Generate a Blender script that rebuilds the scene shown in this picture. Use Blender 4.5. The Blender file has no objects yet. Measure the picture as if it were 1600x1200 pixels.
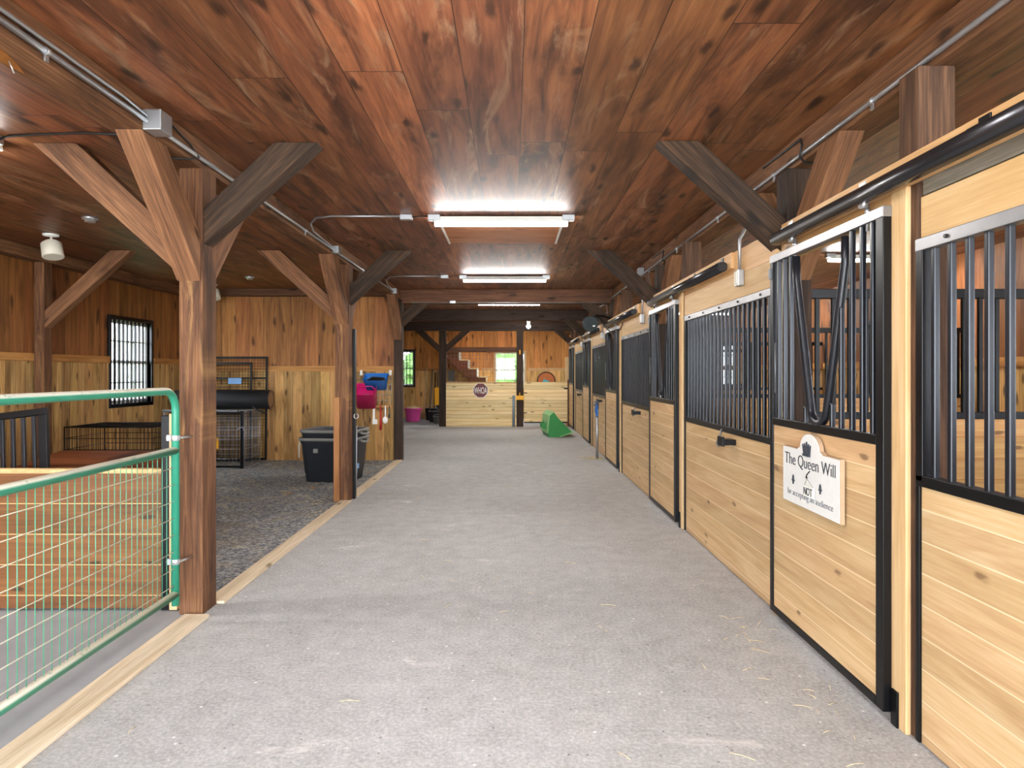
import bpy, bmesh, math, random
from mathutils import Vector, Matrix
R = math.radians
rnd = random.Random(7)
S = bpy.context.scene
COL = S.collection
F = 1067.0          # focal length in px of the 1600 px frame
HC = 1.48           # camera height
CEIL = 2.895
P = 3.68            # bay pitch
XL, XR = -5.52, 5.30
YE = 22.6           # end wall

# ------------------------------------------------------------------ helpers
def lin(c):
    c = c / 255.0
    return c / 12.92 if c <= 0.04045 else ((c + 0.055) / 1.055) ** 2.4
def rgb(r, g, b): return (lin(r), lin(g), lin(b), 1.0)

class MB:
    def __init__(s): s.bm = bmesh.new()
    def face(s, vs, smooth=False):
        try:
            f = s.bm.faces.new(vs); f.smooth = smooth; return f
        except ValueError:
            return None
    def box(s, x0, x1, y0, y1, z0, z1):
        v = [s.bm.verts.new(p) for p in ((x0,y0,z0),(x1,y0,z0),(x1,y1,z0),(x0,y1,z0),(x0,y0,z1),(x1,y0,z1),(x1,y1,z1),(x0,y1,z1))]
        for q in ((0,3,2,1),(4,5,6,7),(0,1,5,4),(1,2,6,5),(2,3,7,6),(3,0,4,7)): s.face([v[i] for i in q])
        return s
    def prism(s, pts, plane, a0, a1, smooth=False):
        def m(u, v, a): return {'xz': (u, a, v), 'yz': (a, u, v), 'xy': (u, v, a)}[plane]
        A = [s.bm.verts.new(m(u, v, a0)) for u, v in pts]; B = [s.bm.verts.new(m(u, v, a1)) for u, v in pts]
        n = len(pts)
        s.face(A); s.face(B[::-1])
        for i in range(n): s.face([A[i], B[i], B[(i+1) % n], A[(i+1) % n]], smooth)
        return s
    def tube(s, pts, r, n=8, closed=False, caps=True):
        pts = [Vector(p) for p in pts]; N = len(pts); rings = []
        up = None
        for i, p in enumerate(pts):
            if closed: d = (pts[(i+1) % N] - pts[i-1]).normalized()
            elif i == 0: d = (pts[1] - p).normalized()
            elif i == N-1: d = (p - pts[i-1]).normalized()
            else: d = ((pts[i+1]-p).normalized() + (p-pts[i-1]).normalized()).normalized()
            if up is None:
                up = Vector((0,0,1)) if abs(d.z) < .9 else Vector((1,0,0))
            a = d.cross(up).normalized(); b = a.cross(d).normalized(); up = b
            rr = r[i] if isinstance(r, (list, tuple)) else r
            rings.append([s.bm.verts.new(p + a*math.cos(2*math.pi*k/n)*rr + b*math.sin(2*math.pi*k/n)*rr) for k in range(n)])
        for i in range(N if closed else N-1):
            A, B = rings[i], rings[(i+1) % N]
            for k in range(n): s.face([A[k], A[(k+1)%n], B[(k+1)%n], B[k]], True)
        if caps and not closed: s.face(rings[0][::-1]); s.face(rings[-1])
        return s
    def lathe(s, prof, c=(0,0,0), n=20, axis='z'):
        rings = []
        for r, h in prof:
            ring = []
            for k in range(n):
                a = 2*math.pi*k/n; u, v = r*math.cos(a), r*math.sin(a)
                p = (u, v, h) if axis == 'z' else ((u, h, v) if axis == 'y' else (h, u, v))
                ring.append(s.bm.verts.new((c[0]+p[0], c[1]+p[1], c[2]+p[2])))
            rings.append(ring)
        for A, B in zip(rings, rings[1:]):
            for k in range(n): s.face([A[k], A[(k+1)%n], B[(k+1)%n], B[k]], True)
        s.face(rings[0][::-1]); s.face(rings[-1]); return s
    def loft(s, secs, n=6, cap0=True, cap1=True, smooth=True):
        """secs: (half x, half y, z, corner radius)"""
        rings = []
        for hx, hy, z, r in secs:
            ring = []
            for cx, cy, a0 in ((hx-r, hy-r, 0), (-hx+r, hy-r, 90), (-hx+r, -hy+r, 180), (hx-r, -hy+r, 270)):
                for k in range(n+1):
                    a = R(a0 + 90*k/n); ring.append(s.bm.verts.new((cx+r*math.cos(a), cy+r*math.sin(a), z)))
            rings.append(ring)
        m = len(rings[0])
        for A, B in zip(rings, rings[1:]):
            for k in range(m): s.face([A[k], A[(k+1)%m], B[(k+1)%m], B[k]], smooth)
        if cap0: s.face(rings[0][::-1])
        if cap1: s.face(rings[-1])
        return s
    def blob(s, c, rx, ry, rz, jit=.12, sub=3, seed=0):
        q = random.Random(seed); r = bmesh.ops.create_icosphere(s.bm, subdivisions=sub, radius=1)
        for v in r['verts']:
            k = 1 + q.uniform(-jit, jit); v.co = Vector((c[0]+v.co.x*rx*k, c[1]+v.co.y*ry*k, c[2]+v.co.z*rz*k))
        return s
    def mesh(s, name, off=(0,0,0)):
        bmesh.ops.recalc_face_normals(s.bm, faces=s.bm.faces)
        me = bpy.data.meshes.new(name)
        if off != (0,0,0): bmesh.ops.translate(s.bm, verts=s.bm.verts, vec=(-off[0], -off[1], -off[2]))
        s.bm.to_mesh(me); s.bm.free(); return me

def obj(name, mb, mat, parent=None, bevel=0.0, seg=2):
    """world-space shapes; below a thing they are stored relative to the thing's origin (the thing is placed unrotated)"""
    off = (0,0,0)
    p = parent
    while p is not None:
        off = (off[0]+p.location.x, off[1]+p.location.y, off[2]+p.location.z); p = p.parent
    me = mb.mesh(name, off); o = bpy.data.objects.new(name, me); COL.objects.link(o)
    if mat is not None: me.materials.append(mat)
    if parent is not None: o.parent = parent
    if bevel:
        m = o.modifiers.new('edge', 'BEVEL'); m.width = bevel; m.segments = seg; m.limit_method = 'ANGLE'; m.angle_limit = R(40)
    return o
def tag(o, label=None, cat=None, group=None, kind=None):
    if label: o['label'] = label
    if cat: o['category'] = cat
    if group: o['group'] = group
    if kind: o['kind'] = kind
    return o
def thing(name, label, cat, loc=(0,0,0), group=None, rz=0, rx=0, ry=0):
    o = bpy.data.objects.new(name, None); COL.objects.link(o); o.empty_display_size = .1
    o.location = loc; o['rot'] = 0
    del o['rot']
    if rz or rx or ry: o.rotation_euler = (rx, ry, rz)
    return tag(o, label, cat, group)
def lobj(name, mb, mat, parent, bevel=0.0, seg=2):
    """shapes already in the thing's own coordinates"""
    me = mb.mesh(name); o = bpy.data.objects.new(name, me); COL.objects.link(o); me.materials.append(mat); o.parent = parent
    if bevel:
        m = o.modifiers.new('edge', 'BEVEL'); m.width = bevel; m.segments = seg; m.limit_method = 'ANGLE'; m.angle_limit = R(40)
    return o
def struct(name, mb, mat, bevel=0.0, parent=None):
    o = obj(name, mb, mat, parent, bevel)
    if parent is None: o['kind'] = 'structure'
    return o
def dup(root, d, label, group=None):
    r = root.copy(); COL.objects.link(r)
    r.location = (root.location.x+d[0], root.location.y+d[1], root.location.z+d[2])
    r['label'] = label
    if group: r['group'] = group
    for ch in list(root.children):
        c = ch.copy(); COL.objects.link(c); c.parent = r
        for g in ch.children:
            q = g.copy(); COL.objects.link(q); q.parent = c
    return r
def share(o, name, parent, d):
    """another part with the same mesh, moved by d"""
    c = o.copy(); COL.objects.link(c); c.name = name; c.parent = parent
    c.location = (o.location.x+d[0], o.location.y+d[1], o.location.z+d[2]); return c
def PX(x, y, Y): return ((x-800)/F*Y, HC + (583-y)/F*Y)

# ------------------------------------------------------------------ materials
def new_mat(name):
    m = bpy.data.materials.new(name); m.use_nodes = True
    nt = m.node_tree; nt.nodes.clear()
    out = nt.nodes.new('ShaderNodeOutputMaterial'); b = nt.nodes.new('ShaderNodeBsdfPrincipled')
    nt.links.new(b.outputs[0], out.inputs[0]); return m, nt, b
class NT:
    def __init__(s, nt): s.nt = nt
    def n(s, t, **k):
        x = s.nt.nodes.new(t)
        for a, b in k.items(): setattr(x, a, b)
        return x
    def put(s, sock, v):
        if isinstance(v, bpy.types.NodeSocket): s.nt.links.new(v, sock)
        elif v is not None: sock.default_value = v
    def math(s, op, a, b=None, c=None, clamp=False):
        x = s.n('ShaderNodeMath', operation=op); x.use_clamp = clamp
        s.put(x.inputs[0], a)
        if b is not None: s.put(x.inputs[1], b)
        if c is not None: s.put(x.inputs[2], c)
        return x.outputs[0]
    def dot(s, v, d):
        x = s.n('ShaderNodeVectorMath', operation='DOT_PRODUCT'); s.put(x.inputs[0], v); x.inputs[1].default_value = d; return x.outputs['Value']
    def vadd(s, a, b):
        x = s.n('ShaderNodeVectorMath', operation='ADD'); s.put(x.inputs[0], a); s.put(x.inputs[1], b); return x.outputs[0]
    def comb(s, a, b, c=0.0):
        x = s.n('ShaderNodeCombineXYZ'); s.put(x.inputs[0], a); s.put(x.inputs[1], b); s.put(x.inputs[2], c); return x.outputs[0]
    def noise(s, vec, scale=1.0, detail=4.0, rough=.55, dist=0.0, col=False):
        x = s.n('ShaderNodeTexNoise'); s.put(x.inputs['Vector'], vec); x.inputs['Scale'].default_value = scale
        x.inputs['Detail'].default_value = detail; x.inputs['Roughness'].default_value = rough; x.inputs['Distortion'].default_value = dist
        return x.outputs['Color' if col else 'Fac']
    def white(s, vec):
        x = s.n('ShaderNodeTexWhiteNoise', noise_dimensions='3D'); s.put(x.inputs['Vector'], vec); return x.outputs['Value'], x.outputs['Color']
    def ramp(s, f, stops):
        x = s.n('ShaderNodeValToRGB'); e = x.color_ramp.elements
        while len(e) < len(stops): e.new(.5)
        for el, (p, c) in zip(e, stops): el.position = p; el.color = c if len(c) == 4 else (*c, 1)
        s.put(x.inputs[0], f); return x.outputs[0]
    def mix(s, f, a, b, mode='MIX'):
        x = s.n('ShaderNodeMix', data_type='RGBA', blend_type=mode); s.put(x.inputs[0], f); s.put(x.inputs[6], a); s.put(x.inputs[7], b); return x.outputs[2]
    def step(s, v, a, b):
        x = s.n('ShaderNodeMapRange', interpolation_type='SMOOTHSTEP'); s.put(x.inputs[0], v); x.inputs[1].default_value = a; x.inputs[2].default_value = b
        return x.outputs[0]
    def bump(s, h, strength, dist, bsdf):
        x = s.n('ShaderNodeBump'); s.put(x.inputs['Height'], h); x.inputs['Strength'].default_value = strength; x.inputs['Distance'].default_value = dist
        s.nt.links.new(x.outputs[0], bsdf.inputs['Normal'])
    def coords(s):
        t = s.n('ShaderNodeTexCoord'); i = s.n('ShaderNodeObjectInfo'); return s.vadd(t.outputs['Object'], i.outputs['Location'])

def wood(name, dark, mid, light, dl, dw, width=50.0, off=0.0, seam=.02, seamc=None, var=.3, rough=.6, knots=.5, jl=0.0, spec=.3,
         gscale=1.0, stain=0.0, pale=None, special=None, kscale=1.0, bump=.25, hue=.35, streak=.35):
    m, nt, b = new_mat(name); N = NT(nt)
    dl, dw = Vector(dl).normalized(), Vector(dw).normalized(); dt = dl.cross(dw)
    c = N.coords(); L, W, T = N.dot(c, dl), N.dot(c, dw), N.dot(c, dt)
    t = N.math('DIVIDE', N.math('SUBTRACT', W, off), width); idx = N.math('FLOOR', t); fr = N.math('FRACT', t)
    r1, _ = N.white(N.comb(idx, 3.7, 1.3))
    if jl:
        q = N.math('ADD', N.math('DIVIDE', L, jl), N.math('MULTIPLY', r1, 7.0)); ji = N.math('FLOOR', q); jf = N.math('FRACT', q)
    else: ji, jf = 0.0, None
    r2, rc = N.white(N.comb(idx, ji, 5.1))
    sh = N.math('MULTIPLY', r2, 61.0)
    g = gscale
    v1 = N.comb(N.math('ADD', N.math('MULTIPLY', L, .9*g), sh), N.math('MULTIPLY', W, 9*g), N.math('MULTIPLY', T, 9*g))
    n1 = N.noise(v1, 1.0, 5, .6, 1.2)
    v2 = N.comb(N.math('ADD', N.math('MULTIPLY', L, 2.2*g), sh), N.math('MULTIPLY', W, 75*g), N.math('MULTIPLY', T, 75*g))
    n2 = N.noise(v2, 1.0, 3, .6, .4)
    f = N.math('ADD', N.math('MULTIPLY', n1, 1.0-streak), N.math('MULTIPLY', n2, streak))
    colr = N.ramp(f, [(.30, dark), (.5, mid), (.70, light)])
    # each board has its own depth of colour
    k = N.math('ADD', 1.0-var, N.math('MULTIPLY', r2, 2*var))
    if special is not None:
        hit = N.math('COMPARE', idx, float(special), .1); k = N.math('ADD', k, N.math('MULTIPLY', hit, .55))
    x = N.n('ShaderNodeHueSaturation'); N.put(x.inputs['Color'], colr); N.put(x.inputs['Value'], k)
    N.put(x.inputs['Hue'], N.math('ADD', .5-.02*hue, N.math('MULTIPLY', r1, .04*hue))); colr = x.outputs[0]
    if stain:
        vs = N.comb(N.math('ADD', N.math('MULTIPLY', L, .55), sh), N.math('MULTIPLY', W, 2.2), N.math('MULTIPLY', T, 2.2))
        ns = N.noise(vs, 1.3, 5, .65, .8)
        colr = N.mix(N.math('MULTIPLY', N.step(ns, .5, .72), stain), colr, (dark[0]*.55, dark[1]*.55, dark[2]*.6, 1))
    if pale:
        vp = N.comb(N.math('ADD', N.math('MULTIPLY', L, .8), N.math('MULTIPLY', sh, 1.7)), N.math('MULTIPLY', W, 4.5), 4.4)
        npz = N.noise(vp, 1.0, 6, .68, 1.6)
        colr = N.mix(N.math('MULTIPLY', N.step(npz, .52, .72), .6), colr, pale)
    if knots:
        vk = N.comb(N.math('ADD', N.math('MULTIPLY', L, 1.7*kscale), sh), N.math('MULTIPLY', W, 5.0*kscale), 0.3)
        w = N.n('ShaderNodeTexVoronoi', voronoi_dimensions='2D'); w.inputs['Scale'].default_value = 1.0
        wob = N.noise(vk, 2.5, 3, .6); 
        N.put(w.inputs['Vector'], N.vadd(vk, N.comb(N.math('MULTIPLY', wob, .35), N.math('MULTIPLY', wob, .35), 0.0)))
        pick = N.math('GREATER_THAN', N.math('FRACT', N.math('MULTIPLY', w.outputs['Color'], 3.3)), 1.0-knots)
        kd = N.math('SUBTRACT', 1.0, N.step(w.outputs['Distance'], .04, .17))
        colr = N.mix(N.math('MULTIPLY', N.math('MULTIPLY', kd, pick), .8), colr, (dark[0]*.35, dark[1]*.32, dark[2]*.3, 1))
    h = n2
    if width < 40:
        e = N.math('ABSOLUTE', N.math('SUBTRACT', fr, .5)); sm = N.step(e, .5-seam, .5-seam*.35)
        if jf is not None:
            e2 = N.math('ABSOLUTE', N.math('SUBTRACT', jf, .5)); sm = N.math('MAXIMUM', sm, N.step(e2, .5-.004/jl, .5-.002/jl))
        colr = N.mix(N.math('MULTIPLY', sm, .85), colr, seamc or (dark[0]*.3, dark[1]*.3, dark[2]*.3, 1))
        h = N.math('SUBTRACT', N.math('MULTIPLY', n2, .25), sm)
    N.put(b.inputs['Base Color'], colr); b.inputs['Roughness'].default_value = rough; b.inputs['Specular IOR Level'].default_value = spec
    N.bump(h, bump, .006, b)
    return m
def plain(name, c, rough=.5, metal=0.0, spec=.5, var=.08, scale=6.0, bump=0.0, dust=None, dustk=.7):
    m, nt, b = new_mat(name); N = NT(nt); co = N.coords()
    n = N.noise(co, scale, 5, .6)
    k = N.math('ADD', 1-var, N.math('MULTIPLY', n, 2*var))
    x = N.n('ShaderNodeHueSaturation'); x.inputs['Color'].default_value = c; N.put(x.inputs['Value'], k); colr = x.outputs[0]
    if dust:
        g = N.n('ShaderNodeNewGeometry'); s_ = N.n('ShaderNodeSeparateXYZ'); N.put(s_.inputs[0], g.outputs['Normal'])
        n5 = N.noise(co, 14.0, 5, .7)
        f = N.math('MULTIPLY', N.step(s_.outputs[2], .1, .7), N.step(n5, .25, .45))
        colr = N.mix(N.math('MULTIPLY', f, dustk), colr, dust)
    N.put(b.inputs['Base Color'], colr); b.inputs['Roughness'].default_value = rough; b.inputs['Metallic'].default_value = metal; b.inputs['Specular IOR Level'].default_value = spec
    if bump: N.bump(N.noise(co, scale*6, 4, .6), bump, .004, b)
    return m
def emit(name, c, strength):
    m = bpy.data.materials.new(name); m.use_nodes = True; nt = m.node_tree; nt.nodes.clear()
    o = nt.nodes.new('ShaderNodeOutputMaterial'); e = nt.nodes.new('ShaderNodeEmission'); e.inputs[0].default_value = c; e.inputs[1].default_value = strength
    nt.links.new(e.outputs[0], o.inputs[0]); return m
def glass(name):
    m = bpy.data.materials.new(name); m.use_nodes = True; nt = m.node_tree; nt.nodes.clear()
    o = nt.nodes.new('ShaderNodeOutputMaterial'); t = nt.nodes.new('ShaderNodeBsdfTransparent'); g = nt.nodes.new('ShaderNodeBsdfGlossy'); g.inputs['Roughness'].default_value = .02
    x = nt.nodes.new('ShaderNodeMixShader'); x.inputs[0].default_value = .07
    nt.links.new(t.outputs[0], x.inputs[1]); nt.links.new(g.outputs[0], x.inputs[2]); nt.links.new(x.outputs[0], o.inputs[0]); return m

X_, Y_, Z_ = (1,0,0), (0,1,0), (0,0,1)
M = {}
M['ceiling'] = wood('ceiling_planks', rgb(60,35,23), rgb(122,74,46), rgb(158,102,64), Y_, X_, .281, .05, .011, rgb(26,14,9), var=.22, rough=.5, knots=.3, jl=3.1, spec=.4,
                    stain=.8, pale=rgb(176,140,108), streak=.22, special=-3, bump=.18, hue=.35, kscale=.9)
UPW = dict(width=.235, seam=.012, seamc=rgb(34,18,8), var=.22, rough=.62, knots=.5, stain=.4, hue=.3, kscale=.75)
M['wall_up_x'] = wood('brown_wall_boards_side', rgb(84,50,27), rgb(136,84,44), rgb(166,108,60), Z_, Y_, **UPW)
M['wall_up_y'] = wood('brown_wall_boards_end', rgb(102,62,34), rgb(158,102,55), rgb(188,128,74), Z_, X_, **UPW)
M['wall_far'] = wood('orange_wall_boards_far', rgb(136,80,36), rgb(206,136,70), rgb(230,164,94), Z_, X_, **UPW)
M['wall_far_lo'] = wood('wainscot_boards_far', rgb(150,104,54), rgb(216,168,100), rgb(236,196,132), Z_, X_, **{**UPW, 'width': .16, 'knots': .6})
LOW = dict(width=.155, seam=.022, seamc=rgb(46,30,16), var=.3, rough=.66, knots=.8, stain=.6, hue=.4, kscale=1.1)
M['wall_lo_x'] = wood('wainscot_boards_side', rgb(116,80,42), rgb(184,140,84), rgb(218,180,120), Z_, Y_, **LOW)
M['wall_lo_y'] = wood('wainscot_boards_end', rgb(116,80,42), rgb(184,138,80), rgb(218,176,112), Z_, X_, **LOW)
M['rail_x'] = wood('rail_wood_side', rgb(130,84,40), rgb(170,116,60), rgb(196,144,84), Y_, Z_, var=.1, knots=.2)
M['rail_y'] = wood('rail_wood_end', rgb(130,84,40), rgb(176,122,64), rgb(200,150,88), X_, Z_, var=.1, knots=.2)
PINE = dict(seam=.03, seamc=rgb(232,210,172), var=.13, rough=.5, knots=.14, spec=.35, hue=.2, kscale=1.7, bump=.12)  # pale seam colour paints the light caught on the groove edges
M['pine_x'] = wood('pine_boards_stall_front', rgb(172,134,92), rgb(196,161,116), rgb(214,185,144), Y_, Z_, .127, .05, **PINE)
M['pine_y'] = wood('pine_boards_across', rgb(214,176,112), rgb(238,210,154), rgb(248,226,180), X_, Z_, .1, .03, **{**PINE, 'seam': .07, 'seamc': rgb(176,128,70), 'knots': .45, 'var': .14, 'kscale': 1.2})
M['part_y'] = wood('pine_boards_partition', rgb(160,112,60), rgb(188,142,84), rgb(208,168,110), X_, Z_, .135, .0, **{**PINE, 'seamc': rgb(170,112,56), 'knots': .3})
M['low_wall'] = wood('amber_boards_low_wall', rgb(80,47,22), rgb(110,69,35), rgb(134,90,50), X_, Z_, .19, .1, **{**PINE, 'knots': .15, 'seam': .02, 'seamc': rgb(214,174,120)})
M['pine_z'] = wood('pine_upright', rgb(180,140,94), rgb(203,168,120), rgb(220,191,148), Z_, X_, var=.08, knots=.25, rough=.55)
M['pine_hdr'] = wood('pine_header', rgb(178,136,84), rgb(200,160,108), rgb(216,182,134), Y_, Z_, .178, .05, **{**PINE, 'seam': .015, 'seamc': rgb(150,100,48), 'knots': .2})
M['grey_wood'] = wood('weathered_board', rgb(70,62,52), rgb(122,114,100), rgb(164,156,142), Y_, Z_, var=.1, knots=.1, rough=.8)
M['curb'] = wood('curb_timber', rgb(178,156,124), rgb(212,194,162), rgb(230,216,190), Y_, X_, var=.05, knots=.1, rough=.75)
TIM = dict(var=.08, knots=.3, rough=.76, stain=.75, bump=.6, hue=.05, gscale=1.2, streak=.5)
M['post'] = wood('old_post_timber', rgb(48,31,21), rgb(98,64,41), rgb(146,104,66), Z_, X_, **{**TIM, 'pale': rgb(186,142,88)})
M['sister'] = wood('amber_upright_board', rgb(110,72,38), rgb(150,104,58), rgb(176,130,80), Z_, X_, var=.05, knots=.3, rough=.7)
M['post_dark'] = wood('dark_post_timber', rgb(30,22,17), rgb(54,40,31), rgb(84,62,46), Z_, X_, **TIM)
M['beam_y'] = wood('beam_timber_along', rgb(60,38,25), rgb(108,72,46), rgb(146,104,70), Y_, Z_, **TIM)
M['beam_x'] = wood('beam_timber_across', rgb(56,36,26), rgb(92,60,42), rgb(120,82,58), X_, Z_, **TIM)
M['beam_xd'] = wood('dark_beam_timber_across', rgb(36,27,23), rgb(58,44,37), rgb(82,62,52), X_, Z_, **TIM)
M['stall_post'] = wood('rough_sawn_stall_post', rgb(44,31,23), rgb(80,56,40), rgb(122,88,62), Z_, X_, **TIM)
def diag(nm, d, w, dark=False):
    if dark: return wood(nm, rgb(28,20,14), rgb(54,39,27), rgb(94,67,45), d, w, **TIM)
    return wood(nm, rgb(70,46,31), rgb(120,82,55), rgb(158,114,78), d, w, **TIM)
M['b_xp'] = diag('brace_rising_outward', (1,0,1), (-1,0,1), True); M['b_xm'] = diag('brace_rising_inward', (-1,0,1), (1,0,1), True)
M['b_xpl'] = diag('brace_rising_from_wall', (1,0,1), (-1,0,1)); M['b_xml'] = diag('brace_rising_to_bay', (-1,0,1), (1,0,1)); M['b_ym'] = diag('brace_rising_back', (0,-1,1), (0,1,1)); M['b_yp'] = diag('brace_rising_forth', (0,1,1), (0,-1,1))
M['black'] = plain('black_painted_steel', rgb(5,5,7), .36, .0, .3, .15, 8)
M['bar'] = plain('dark_steel_bar', rgb(26,28,34), .3, .2, .5, .15, 8)
M['edge'] = plain('worn_steel_edge', rgb(150,150,152), .35, .8, .5, .2, 10)
M['track'] = plain('track_steel', rgb(62,62,66), .25, .75, .5, .15, 5)
M['zinc'] = plain('zinc_plated_steel', rgb(196,198,200), .32, .85, .5, .12, 20)
M['galv'] = plain('galvanised_conduit', rgb(176,178,180), .35, .75, .5, .12, 12)
M['whitepaint'] = plain('white_painted_metal', rgb(228,226,220), .45, 0, .4, .05)
M['cable'] = plain('black_cable', rgb(22,20,20), .5)
M['tube'] = emit('lamp_tube_glow', (1.0, .97, .93, 1), 46.0)
M['bulb'] = emit('bulb_glow', (1.0, .97, .93, 1), 30.0)
M['glass'] = glass('window_glass')
M['green'] = plain('green_gate_paint', rgb(44,132,104), .35, 0, .5, .12, 5, dust=rgb(232,226,208), dustk=.92)
M['greenwire'] = plain('green_wire', rgb(70,148,112), .45)
M['palewire'] = plain('pale_dusty_wire', rgb(214,210,190), .5)
M['blackplastic'] = plain('black_plastic', rgb(40,43,48), .5, 0, .4, .12, 3, dust=rgb(150,150,150), dustk=.5)
M['greyplastic'] = plain('worn_grey_plastic', rgb(128,126,120), .55, 0, .4, .12, 6)
M['pink'] = plain('pink_plastic', rgb(226,84,168), .45, 0, .4, .06); M['magenta'] = plain('magenta_plastic', rgb(214,26,110), .4, 0, .4, .06)
M['blue'] = plain('blue_plastic', rgb(38,110,186), .4, 0, .4, .08); M['yellow'] = plain('yellow_plastic', rgb(240,172,20), .45, 0, .4, .06)
M['red'] = plain('red_handle', rgb(190,34,34), .4); M['bucketgreen'] = plain('green_loader_paint', rgb(44,136,62), .42, 0, .45, .1, 4)
M['ltgreen'] = plain('light_green_paint', rgb(142,196,132), .5, 0, .4, .1, 6)  # paler green for the bucket's top, back edge and lip
M['rubber'] = plain('black_rubber', rgb(24,24,26), .6, 0, .3, .15, 5, bump=.2); M['tan'] = plain('tan_backing', rgb(140,104,66), .8)
M['signwhite'] = plain('distressed_white_paint', rgb(216,215,210), .7, 0, .2, .08, 22); M['signtext'] = plain('sign_lettering', rgb(48,52,60), .7); M['signfaded'] = plain('faded_sign_lettering', rgb(112,114,118), .7)
M['signedge'] = plain('bare_sign_edge', rgb(176,148,118), .8, 0, .2, .2, 20); M['maroon'] = plain('maroon_sign', rgb(104,44,42), .5); M['white'] = plain('white_paint', rgb(238,234,226), .5)
M['orange'] = plain('orange_wooden_disc', rgb(190,104,40), .5, 0, .4, .25, 9); M['darkrim'] = plain('dark_brown_rim', rgb(78,44,24), .5)
M['teal'] = plain('turquoise_paint', rgb(80,178,190), .5); M['handle'] = plain('ash_handle', rgb(206,170,120), .55, 0, .3, .15, 12)
M['steel'] = plain('grey_steel', rgb(120,122,124), .4, .6); M['stickerblue'] = plain('pale_blue_sticker', rgb(120,160,206), .5, 0, .4, .2, 40)
M['brownbox'] = wood('brown_chest_boards', rgb(70,36,18), rgb(112,60,30), rgb(146,86,46), X_, Z_, .2, 0, .015, rgb(30,16,8), var=.15, knots=.2)
M['straw'] = plain('straw', rgb(222,206,160), .8, 0, .2, .3, 30); M['leaf'] = plain('dry_leaf', rgb(196,130,56), .7)
M['fan'] = plain('fan_guard', rgb(34,42,42), .45, .3); M['cream'] = plain('cream_plastic', rgb(214,208,190), .5)
M['downspout'] = plain('grey_plastic_pipe', rgb(112,124,136), .45); M['bag'] = plain('clear_bag', rgb(190,205,225), .25, 0, .6)

# asphalt aisle with pale scuffs
def floor_mat():
    m, nt, b = new_mat('aisle_screenings'); N = NT(nt); c = N.coords()
    n1 = N.noise(c, .55, 6, .6, .4); n2 = N.noise(c, 55, 4, .7); n3 = N.noise(c, 7, 5, .65)
    col = N.ramp(n1, [(.3, rgb(152,150,147)), (.5, rgb(175,174,172)), (.72, rgb(192,192,192))])
    col = N.mix(.45, col, N.ramp(n2, [(.3, rgb(96,95,93)), (.5, rgb(172,171,169)), (.7, rgb(236,235,233))]))
    col = N.mix(.3, col, N.ramp(n3, [(.3, rgb(134,131,126)), (.7, rgb(198,197,194))]))
    v = N.n('ShaderNodeSeparateXYZ'); N.put(v.inputs[0], c)
    sc = N.noise(N.comb(N.math('MULTIPLY', v.outputs[0], 1.1), N.math('MULTIPLY', v.outputs[1], 1.7), 2.0), 1.6, 6, .72, .6)
    col = N.mix(N.math('MULTIPLY', N.step(sc, .60, .74), .6), col, rgb(232,228,222))
    gr = N.n('ShaderNodeTexVoronoi'); gr.inputs['Scale'].default_value = 30; N.put(gr.inputs['Vector'], c)
    pk = N.math('GREATER_THAN', N.math('FRACT', N.math('MULTIPLY', gr.outputs['Color'], 5.7)), .9)
    col = N.mix(N.math('MULTIPLY', N.math('MULTIPLY', pk, N.math('SUBTRACT', 1.0, N.step(gr.outputs['Distance'], .12, .2))), .6), col, rgb(70,64,60))
    wv = N.n('ShaderNodeTexVoronoi'); wv.inputs['Scale'].default_value = 21; N.put(wv.inputs['Vector'], N.vadd(c, (3.3, 1.7, 0.0)))
    wp = N.math('GREATER_THAN', N.math('FRACT', N.math('MULTIPLY', wv.outputs['Color'], 7.1)), .93)
    col = N.mix(N.math('MULTIPLY', N.math('MULTIPLY', wp, N.math('SUBTRACT', 1.0, N.step(wv.outputs['Distance'], .1, .2))), .7), col, rgb(240,238,234))
    N.put(b.inputs['Base Color'], col); b.inputs['Roughness'].default_value = .85; b.inputs['Specular IOR Level'].default_value = .25
    N.bump(N.math('ADD', n2, N.math('MULTIPLY', n3, .6)), .5, .008, b); return m
def gravel_mat(name, a, b_, c_, strawk=.35):
    m, nt, b = new_mat(name); N = NT(nt); c = N.coords()
    v = N.n('ShaderNodeTexVoronoi'); v.inputs['Scale'].default_value = 52; N.put(v.inputs['Vector'], c)
    s = N.n('ShaderNodeSeparateColor'); N.put(s.inputs[0], v.outputs['Color'])
    col = N.ramp(s.outputs[0], [(.0, a), (.5, b_), (1.0, c_)])
    n3 = N.noise(c, 2.2, 5, .65, .5); col = N.mix(N.math('MULTIPLY', N.step(n3, .45, .7), strawk), col, rgb(176,148,96))
    n4 = N.noise(c, .8, 3, .6); col = N.mix(N.math('MULTIPLY', N.step(n4, .4, .7), .3), col, rgb(70,70,72))
    N.put(b.inputs['Base Color'], col); b.inputs['Roughness'].default_value = .9
    N.bump(N.math('SUBTRACT', 1.0, v.outputs['Distance']), .9, .02, b); return m
M['floor'] = floor_mat()
M['gravel'] = gravel_mat('crushed_stone', rgb(84,88,94), rgb(132,134,136), rgb(186,185,182), .22)
M['mat'] = plain('worn_stall_mat', rgb(150,150,151), .9, 0, .2, .16, 5, bump=.3)
M['yard'] = plain('pale_bounce_gravel', rgb(214,208,198), .9, 0, .2, .1, 3)
M['grass'] = plain('grass_ground', rgb(96,128,62), .9, 0, .2, .3, 3); M['foliage'] = plain('shrub_foliage', rgb(64,92,44), .8, 0, .1, .4, 5, bump=.5)  # foliage is the shrubs' own green
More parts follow.
